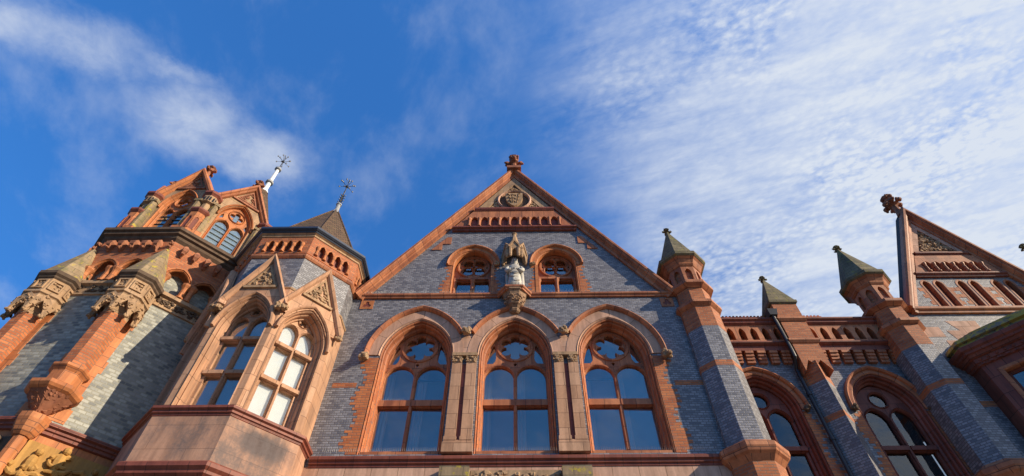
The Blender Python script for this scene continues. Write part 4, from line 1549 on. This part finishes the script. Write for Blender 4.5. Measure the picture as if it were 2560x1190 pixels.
def wing():
    t = thing('link_wing', 'recessed grey brick wing with pierced red parapet between the two gabled halls', 'building', (8.75, WY, 0))
    f = FR((8.75, WY), 0)
    L, Rr = -3.0, 3.0
    cs = (-1.72, 1.72)
    A, SP, RI = .93, 10.70, 1.13
    mb = MB()
    mb.plate(f, rect(L, Rr, 0, 12.6), [opening(A, 7.2, SP, RI, c, 12) for c in cs], -.5, 0)
    mb.build('wall', 'grey_brick', t)
    for c in cs:
        fw = (lambda cc: (lambda u, v, w: f(u + cc, v, w)))(c)
        mb = MB()
        hs = []
        for s in (-1, 1):
            hs += [rect(s * .36 - .30, s * .36 + .30, 7.5, 9.50), opening(.30, 9.66, 10.42, .38, s * .36, 8)]
        hs.append(circle(0, 11.12, .24, 18))
        mb.plate(fw, opening(.74, 7.4, 10.72, .88, 0, 10), hs, -.44, -.30)
        win = mb.build('window', 'dark_terracotta', t)
        mb = MB()
        roll = [(-.04, -.305), (-.025, -.24), (.025, -.24), (.04, -.305)]
        mb.sweep(fw, [(0, 7.4), (0, 10.5)], roll)
        mb.sweep(fw, circle(0, 11.12, .27, 20), [(-.02, -.305), (0, -.26), (.04, -.305)], closed=True)
        for s in (-1, 1):
            mb.sweep(fw, arch(.33, 10.42, .42, s * .36, 8), [(-.03, -.305), (0, -.25), (.03, -.305)])
        mb.bar(fw, -.72, -.041, 9.52, 9.64, -.305, -.22)
        mb.bar(fw, .041, .72, 9.52, 9.64, -.305, -.22)
        mb.build('frame', 'dark_terracotta', win)
        mb = MB()
        mb.plate(fw, opening(.73, 7.4, 10.72, .86, 0, 6), [], -.375, -.37)
        mb.build('pane', 'shaded_glass', win)
        mb = MB()
        mb.bar(fw, -.9, .9, 7.2, 12, -.80, -.79)
        mb.build('blind', 'dark_room', win)
        mb = MB()
        prof = [(0, -.01), (-.03, .01), (-.06, -.02), (-.06, -.10), (-.10, -.09), (-.13, -.13), (-.13, -.22), (-.18, -.25), (-.18, -.44), (0, -.44)]
        mb.sweep(fw, [(-A, 7.2)] + arch(A, SP, RI, 0, 12) + [(A, 7.2)], prof)
        mb.build('reveal_moulding', 'dark_terracotta', win)
        mb = MB()
        ring = [(-A, 10.62)] + arch(A, SP, RI, 0, 12) + [(A, 10.62)]
        mb.sweep(fw, ring, [(0, -.1), (0, .02), (.03, .04), (.13, .03), (.135, .09), (.18, .13), (.22, .11), (.225, -.1)])
        mb.build('hood_mould', 'terracotta', win)
        for s in (-1, 1):
            mb = MB()
            knob(mb, fw(s * 1.05, 10.62, .10), .12, 20 + s, 9)
            mb.build('carved_boss', 'dark_carving', win)
            mb = MB()
            mb.plate(fw, ragged(s * A, 0, 7.2, 10.55, .22, s, 17 + s), [], -.02, .006)
            mb.build('brick_surround', 'surround_brick', win)
    # corbelled parapet
    mb = MB()
    mb.plate(f, rect(L, Rr, 12.88, 13.58), [opening(.105, 12.96, 13.22, .24, (i + .5) * .367 - 8 * .367, 5) for i in range(16)], .02, .26)
    pp = mb.build('parapet', 'terracotta', t)
    mb = MB()
    plan_sweep(mb, [(8.75 + L, WY), (8.75 + Rr, WY)], [(.0, 13.56), (.28, 13.57), (.34, 13.62), (.34, 13.68), (.40, 13.72), (.40, 13.78), (.1, 13.86), (0, 13.86)])
    mb.build('coping', 'dark_terracotta', pp)
    mb = MB()
    plan_sweep(mb, [(8.75 + L, WY), (8.75 + Rr, WY)], [(0, 12.58), (.20, 12.59), (.20, 12.76), (.25, 12.78), (.31, 12.82), (.31, 12.87), (.2, 12.90), (0, 12.90)])
    mb.build('string_course', 'dark_terracotta', pp)
    mb = MB()
    mb.bar(f, L, Rr, 12.88, 13.56, -.3, -.02)
    mb.build('parapet_back', 'red_brick', pp)
    for i in range(16):
        u = (i + .5) * .367 - 8 * .367
        mb = MB()
        for j in range(4):
            d = .20 - j * .035
            mb.bar(f, u - .125, u + .125, 12.50 - j * .10, 12.588 - j * .10, -.01, d)
        mb.build('bracket', 'terracotta', t)
    # roof with crested ridge
    mb = MB()
    a = [f(L, 13.5, -.35), f(Rr, 13.5, -.35), f(Rr, 16.2, -2.25), f(L, 16.2, -2.25), f(L, 13.5, -4.2), f(Rr, 13.5, -4.2)]
    mb.add(a, [(0, 1, 2, 3), (3, 2, 5, 4), (0, 3, 4), (1, 5, 2), (0, 4, 5, 1)])
    rf = mb.build('roof', 'roof_tile', t)
    mb = MB()
    mb.bar(f, L, Rr, 16.16, 16.26, -2.32, -2.18)
    n = 44
    for i in range(n):
        u = L + (i + .5) * (Rr - L) / n
        mb.bar(f, u - .035, u + .035, 16.26, 16.36, -2.27, -2.23)
    mb.build('ridge_crest', 'ridge_tile', rf)
    # square buttress turning to a prow below
    bx, by = 8.80 - 8.75, 1.25 - .85
    h = .40
    mb = MB()
    mb.plate(PLAN, [], [], 0, 0) if False else None
    B = FR((8.80, .85), 0)
    lo = [(8.80 - .46, 1.27, 0), (8.80, .80, 0), (8.80 + .46, 1.27, 0)]
    ring0 = [B(-.46, 8.0, -.42), B(0, 8.0, .04), B(.46, 8.0, -.42), B(.46, 8.0, -.6), B(-.46, 8.0, -.6)]
    ring1 = [(p[0], p[1], 11.75) for p in ring0]
    mb.rings([[(p[0], p[1], 0) for p in ring0], [(p[0], p[1], 11.35) for p in ring0]])
    bt = mb.build('buttress', 'grey_brick', t)
    mb = MB()
    ra = [(p[0], p[1], 11.35) for p in ring0]
    rb = [(p[0], p[1], 12.02) for p in ring0]
    mb.rings([ra, rb])
    mb.build('buttress_cap', 'red_brick', bt)
    mb = MB()
    e = .004
    rr = [B(-.46 - e, 0, -.42), B(0, 0, .04 + 1.5 * e), B(.46 + e, 0, -.42), B(.46 + e, 0, -.6), B(-.46 - e, 0, -.6)]
    mb.rings([[(p[0], p[1], z) for p in rr] for z in (10.15, 10.33)])
    mb.build('brick_band', 'red_brick', bt)
    mb = MB()
    # upper square with broached foot
    ft = [B(-.40, 11.62, 0), B(-.2, 11.98, 0), B(0, 11.62, .0)]
    mb.plate(B, [(-h, 11.66), (-h * .45, 12.05), (0, 11.86), (h * .45, 12.05), (h, 11.66), (h, 14.42), (-h, 14.42)], [], -.80, .0)
    mb.build('buttress_head', 'red_brick', bt)
    for z in (12.70, 13.60):
        mb = MB()
        mb.rings([[B(-h - d, zz, d), B(h + d, zz, d), B(h + d, zz, -.85), B(-h - d, zz, -.85)] for d, zz in ((0, z - .02), (.03, z), (.08, z + .07), (.08, z + .13), (.0, z + .2))])
        mb.build('moulding', 'terracotta', bt)
    mb = MB()
    mb.rings([[B(-h - d, zz, d), B(h + d, zz, d), B(h + d, zz, -.80 - d), B(-h - d, zz, -.80 - d)] for d, zz in ((0, 14.36), (.06, 14.42), (.06, 14.52), (.02, 14.56))] + [[B(-.03, 15.9, -.36), B(.03, 15.9, -.36), B(.03, 15.9, -.42), B(-.03, 15.9, -.42)]])
    mb.build('buttress_spire', 'mossy_stone', bt)
    mb = MB()
    q = B(0, 0, -.39)
    finial_mesh(mb, (q[0], q[1], 15.80), .32, .13, 5)
    mb.build('finial', 'mossy_stone', bt)
    # downpipe
    mb = MB()
    mb.tube([(8.22, WY - .45, 13.85), (8.24, WY - .42, 13.75), (8.27, WY - .40, 13.2), (8.28, WY - .40, 12.55), (8.29, WY - .38, 12.2), (8.31, WY - .12, 11.9), (8.31, WY - .12, 5)], .055, 10)
    for z in (11.0, 9.6, 8.2):
        mb.lathe((8.31, WY - .12), [(.0, z), (.075, z), (.075, z + .1), (.0, z + .1)], 10)
    dp = mb.build('downpipe', 'black_iron', t)
    mb = MB()
    mb.rings([[(8.12, WY - .30, 13.8), (8.36, WY - .30, 13.8), (8.36, WY - .52, 13.8), (8.12, WY - .52, 13.8)], [(8.08, WY - .28, 14.02), (8.40, WY - .28, 14.02), (8.40, WY - .56, 14.02), (8.08, WY - .56, 14.02)]])
    mb.build('hopper', 'black_iron', dp)


wing()

# ------------------------------------------------------------------ second gabled hall
HY = .85


def second_hall():
    cx = 15.42
    t = thing('gabled_hall', 'smaller gabled hall at the right with paired slit niches and a tall leafy finial', 'building', (cx, HY, 0), 'gabled halls of the red and grey brick range')
    f = FR((cx, HY), 0)
    GH, SP, AP = 2.72, 14.0, 19.20
    z2w = lambda z: GH * (AP - z) / (AP - SP)
    mb = MB()
    hs = []
    lan = (-1.20, 0, 1.20)
    for c in lan:
        for s in (-1, 1):
            hs.append(opening(.14, 14.12, 15.22, .20, c + s * .215, 5))
    mb.plate(f, [(-3.3, 0), (3.5, 0), (3.5, 13.9), (GH + .02, 13.95), (0, AP), (-GH - .02, 13.95), (-3.3, 13.9)], hs, -.5, 0)
    mb.build('wall', 'grey_brick', t)
    for c in lan:
        mb = MB()
        for s in (-1, 1):
            mb.sweep(f, [(c + s * .215 - .14, 14.12)] + arch(.14, 15.22, .20, c + s * .215, 5) + [(c + s * .215 + .14, 14.12)], [(-.02, -.14), (-.02, .0), (0, .012), (.05, .012), (.05, -.14)])
        la = mb.build('slit_niche', 'terracotta', t)
        mb = MB()
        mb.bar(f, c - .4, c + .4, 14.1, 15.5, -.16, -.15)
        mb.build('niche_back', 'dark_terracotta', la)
        for s in (-1, 1):
            mb = MB()
            mb.plate(f, ragged(c + s * .41, 0, 14.12, 15.1, .05, s, int(c * 3) + s + 9, .16), [], -.01, .005)
            mb.build('brick_surround', 'surround_brick', la)
    mb = MB()
    plan_sweep(mb, [(cx - GH, HY), (cx + GH + .3, HY)], STRING(13.84, 14.10, .15))
    mb.build('string_course', 'terracotta', t)
    w = z2w(15.62) - .3
    mb = MB()
    plan_sweep(mb, [(cx - w, HY), (cx + w, HY)], STRING(15.56, 15.76, .15))
    mb.build('string_course', 'dark_terracotta', t)
    w = z2w(16.78) - .3
    mb = MB()
    plan_sweep(mb, [(cx - w, HY), (cx + w, HY)], STRING(16.64, 16.84, .15))
    mb.build('string_course', 'dark_terracotta', t)
    mb = MB()
    pit = .335
    w0, w1 = z2w(15.76) - .3, z2w(16.62) - .3
    hs = [opening(.11, 15.80, 16.18, .16, (i - 3.5) * pit, 4) for i in range(8) if abs((i - 3.5) * pit) < z2w(16.4) - .42]
    mb.plate(f, [(-w0, 15.75), (w0, 15.75), (w1, 16.65), (-w1, 16.65)], hs, -.03, .10)
    ar = mb.build('arcade', 'terracotta', t)
    mb = MB()
    mb.plate(f, [(-w0 + .1, 15.76), (w0 - .1, 15.76), (w1 - .05, 16.6), (-w1 + .05, 16.6)], [], -.02, .004)
    mb.build('arcade_back', 'dark_terracotta', ar)
    for i in range(9):
        u = (i - 4) * pit
        if abs(u) < z2w(16.2) - .32:
            mb = MB()
            mb.lathe(f(u, 0, .12)[:2], [(.07, 15.76), (.07, 15.81), (.045, 15.84), (.045, 16.08), (.07, 16.14), (.08, 16.20), (0, 16.21)], 8)
            mb.build('column', 'terracotta', ar)
    zt = 16.84
    tw = z2w(zt) - .26
    mb = MB()
    mb.plate(f, [(-tw, zt), (tw, zt), (0, AP - .42)], [[(-tw + .28, zt + .10), (tw - .28, zt + .10), (0, AP - .95)]], -.05, .06)
    ty = mb.build('tympanum', 'sandstone', t)
    mb = MB()
    mb.plate(f, [(-tw + .2, zt + .03), (tw - .2, zt + .03), (0, AP - .8)], [], -.04, .012)
    mb.build('panel', 'dark_carving', ty)
    mb = MB()
    leafage(mb, f, [(-tw + .34, zt + .13), (tw - .34, zt + .13), (0, AP - 1.05)], 110, .08, .012, 4)
    mb.build('carved_foliage', 'carved_buff_stone', ty)
    mb = MB()
    mb.sweep(f, [(-GH - .10, 13.95), (0, AP + .14), (GH + .10, 13.95)], [(.05, -.02), (.07, .26), (.02, .32), (-.05, .32), (-.08, .26), (-.13, .24), (-.15, .18), (-.18, .18), (-.20, .12), (-.30, .10), (-.30, -.04), (-.28, -.02)])
    rc = mb.build('raking_coping', 'terracotta', t)
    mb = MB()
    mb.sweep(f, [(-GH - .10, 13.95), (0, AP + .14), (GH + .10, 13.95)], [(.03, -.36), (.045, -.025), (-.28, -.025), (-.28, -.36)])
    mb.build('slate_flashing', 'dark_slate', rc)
    mb = MB()
    mb.add([f(-1.0, 13.6, -.52), f(2.4, 13.6, -.52), f(.7, AP - 2.4, -.52), f(-1.0, 13.6, -7), f(2.4, 13.6, -7), f(.7, AP - 2.4, -7)], [(0, 1, 2), (3, 5, 4), (0, 3, 4, 1), (1, 4, 5, 2), (2, 5, 3, 0)])
    mb.build('roof', 'roof_tile', t)
    mb = MB()
    finial_mesh(mb, (cx, HY - .05, AP + .05), 1.25, .36, 12, 6)
    mb.build('finial', 'carved_red_stone', t)
    mb = MB()
    mb.bar(f, -2.9, -2.2, 12.9, 13.3, -.02, .006)
    mb.build('quoin', 'sandstone', t)
    mb = MB()
    mb.plate(f, [(-2.3, 12.25), (-.9, 12.25), (-.9, 13.55), (-1.85, 13.55), (-1.62, 13.15), (-2.05, 13.15), (-1.9, 12.75), (-2.3, 12.75)], [], -.02, .006)
    mb.build('stone_quoin', 'sandstone', t)
    mb = MB()
    mb.bar(f, -2.9, 3.2, 10.40, 10.58, -.02, .005)
    mb.build('brick_band', 'red_brick', t)
    pinnacle(t, (12.0, .98))
    pinnacle(t, (18.95, .98))


second_hall()


# ------------------------------------------------------------------ canted bay on the second hall
def canted_bay():
    t = thing('canted_bay', 'red stone canted bay window under a mossy stepped stone roof at the right edge', 'bay window', (15.5, HY, 0))
    yf = -1.05
    P = [(13.05, HY - .01), (13.05, .42), (14.52, yf), (16.45, yf), (17.92, .42), (17.92, HY - .01)]
    def lv(z, d):
        q = []
        for i, p in enumerate(P):
            s = -1 if i < 3 else 1
            if i in (0, 5):
                q.append((p[0] + s * d, p[1], z))
            elif i in (1, 4):
                q.append((p[0] + s * d, p[1] - d * .414, z))
            else:
                q.append((p[0] + s * d * .414, p[1] - d, z))
        return q
    mb = MB()
    mb.rings([lv(0, -.30), lv(11.5, -.30)])
    mb.build('bay_core', 'dark_room', t)
    f1 = FR(((P[1][0] + P[2][0]) / 2, (P[1][1] + P[2][1]) / 2), -45)
    hw = hypot(P[2][0] - P[1][0], P[2][1] - P[1][1]) / 2
    f2 = FR((15.485, yf), 0)
    f3 = FR(((P[3][0] + P[4][0]) / 2, (P[3][1] + P[4][1]) / 2), 45)
    for f, h_ in ((f1, hw), (f2, .965), (f3, hw)):
        mb = MB()
        o_ = rect(-h_ + .36, h_ - .36, 7.5, 11.10)
        mb.plate(f, rect(-h_, h_, 0, 11.42), [o_], -.28, 0)
        wl = mb.build('wall', 'dark_terracotta', t)
        mb = MB()
        w_ = h_ - .36
        mb.plate(f, o_, [rect(-w_ + .10, -.05, 7.6, 9.3), rect(.05, w_ - .10, 7.6, 9.3), rect(-w_ + .10, -.05, 9.42, 10.98), rect(.05, w_ - .10, 9.42, 10.98)], -.24, -.16)
        win = mb.build('window', 'dark_terracotta', t)
        mb = MB()
        mb.sweep(f, [(-w_, 7.5), (-w_, 11.10), (w_, 11.10), (w_, 7.5)], [(-.03, -.16), (-.03, .0), (0, .03), (.08, .03), (.09, -.02)])
        mb.build('frame', 'terracotta', win)
        mb = MB()
        mb.bar(f, -w_ + .02, w_ - .02, 7.55, 11.05, -.21, -.2)
        mb.build('pane', 'window_glass', win)
    mb = MB()
    mb.bar(PLAN, 13.052, 13.3, .42, HY, 0, 11.41)
    mb.build('side_wall', 'dark_terracotta', t)
    mb = MB()
    mb.rings([lv(11.40, .0), lv(11.41, .05), lv(11.47, .07), lv(11.48, .11), lv(11.60, .12), lv(11.62, .19), lv(11.70, .23), lv(11.72, .29), lv(11.78, .30), lv(11.82, .36), lv(11.92, .38), lv(11.96, .34), lv(11.98, .1)])
    cn = mb.build('cornice', 'dark_terracotta', t)
    for f, h_ in ((f1, hw), (f2, .965)):
        n = int(2 * h_ / .19)
        for i in range(n):
            u = -h_ + (i + .5) * 2 * h_ / n
            mb = MB()
            mb.ball(f(u, 11.54, .12), .045, .045, .045, 6, 4)
            mb.build('ballflower', 'dark_terracotta', cn)
            mb = MB()
            mb.bar(f, u - .05, u + .05, 11.415, 11.465, .05, .09)
            mb.build('dentil', 'dark_terracotta', cn)
    mb = MB()
    steps = []
    for i in range(4):
        o0 = .33 - i * .40
        z = 11.965 + i * .265
        steps += [lv(z, o0 - .09), lv(z + .10, o0 - .09), lv(z + .13, o0), lv(z + .245, o0 - .02), lv(z + .255, o0 - .12)]
    # clamp the roof to the wall plane
    st = []
    for ring in steps:
        st.append([(x, min(y, HY - .005) if i in (0, 5) else min(y, HY - .006), z) for i, (x, y, z) in enumerate(ring)])
    mb.rings(st)
    mb.build('stepped_roof', 'bay_roof_stone', t)


block_mat('bay_roof_stone', (0.20, 0.19, 0.14, 1), (0.26, 0.24, 0.17, 1), (0.06, 0.05, 0.04, 1), bw=.6, bh=.27, rough=.9, stain=(.05, .05, .04, 1), stain_amt=.6, nscale=3, lichen=(.46, .36, .06, 1))
canted_bay()
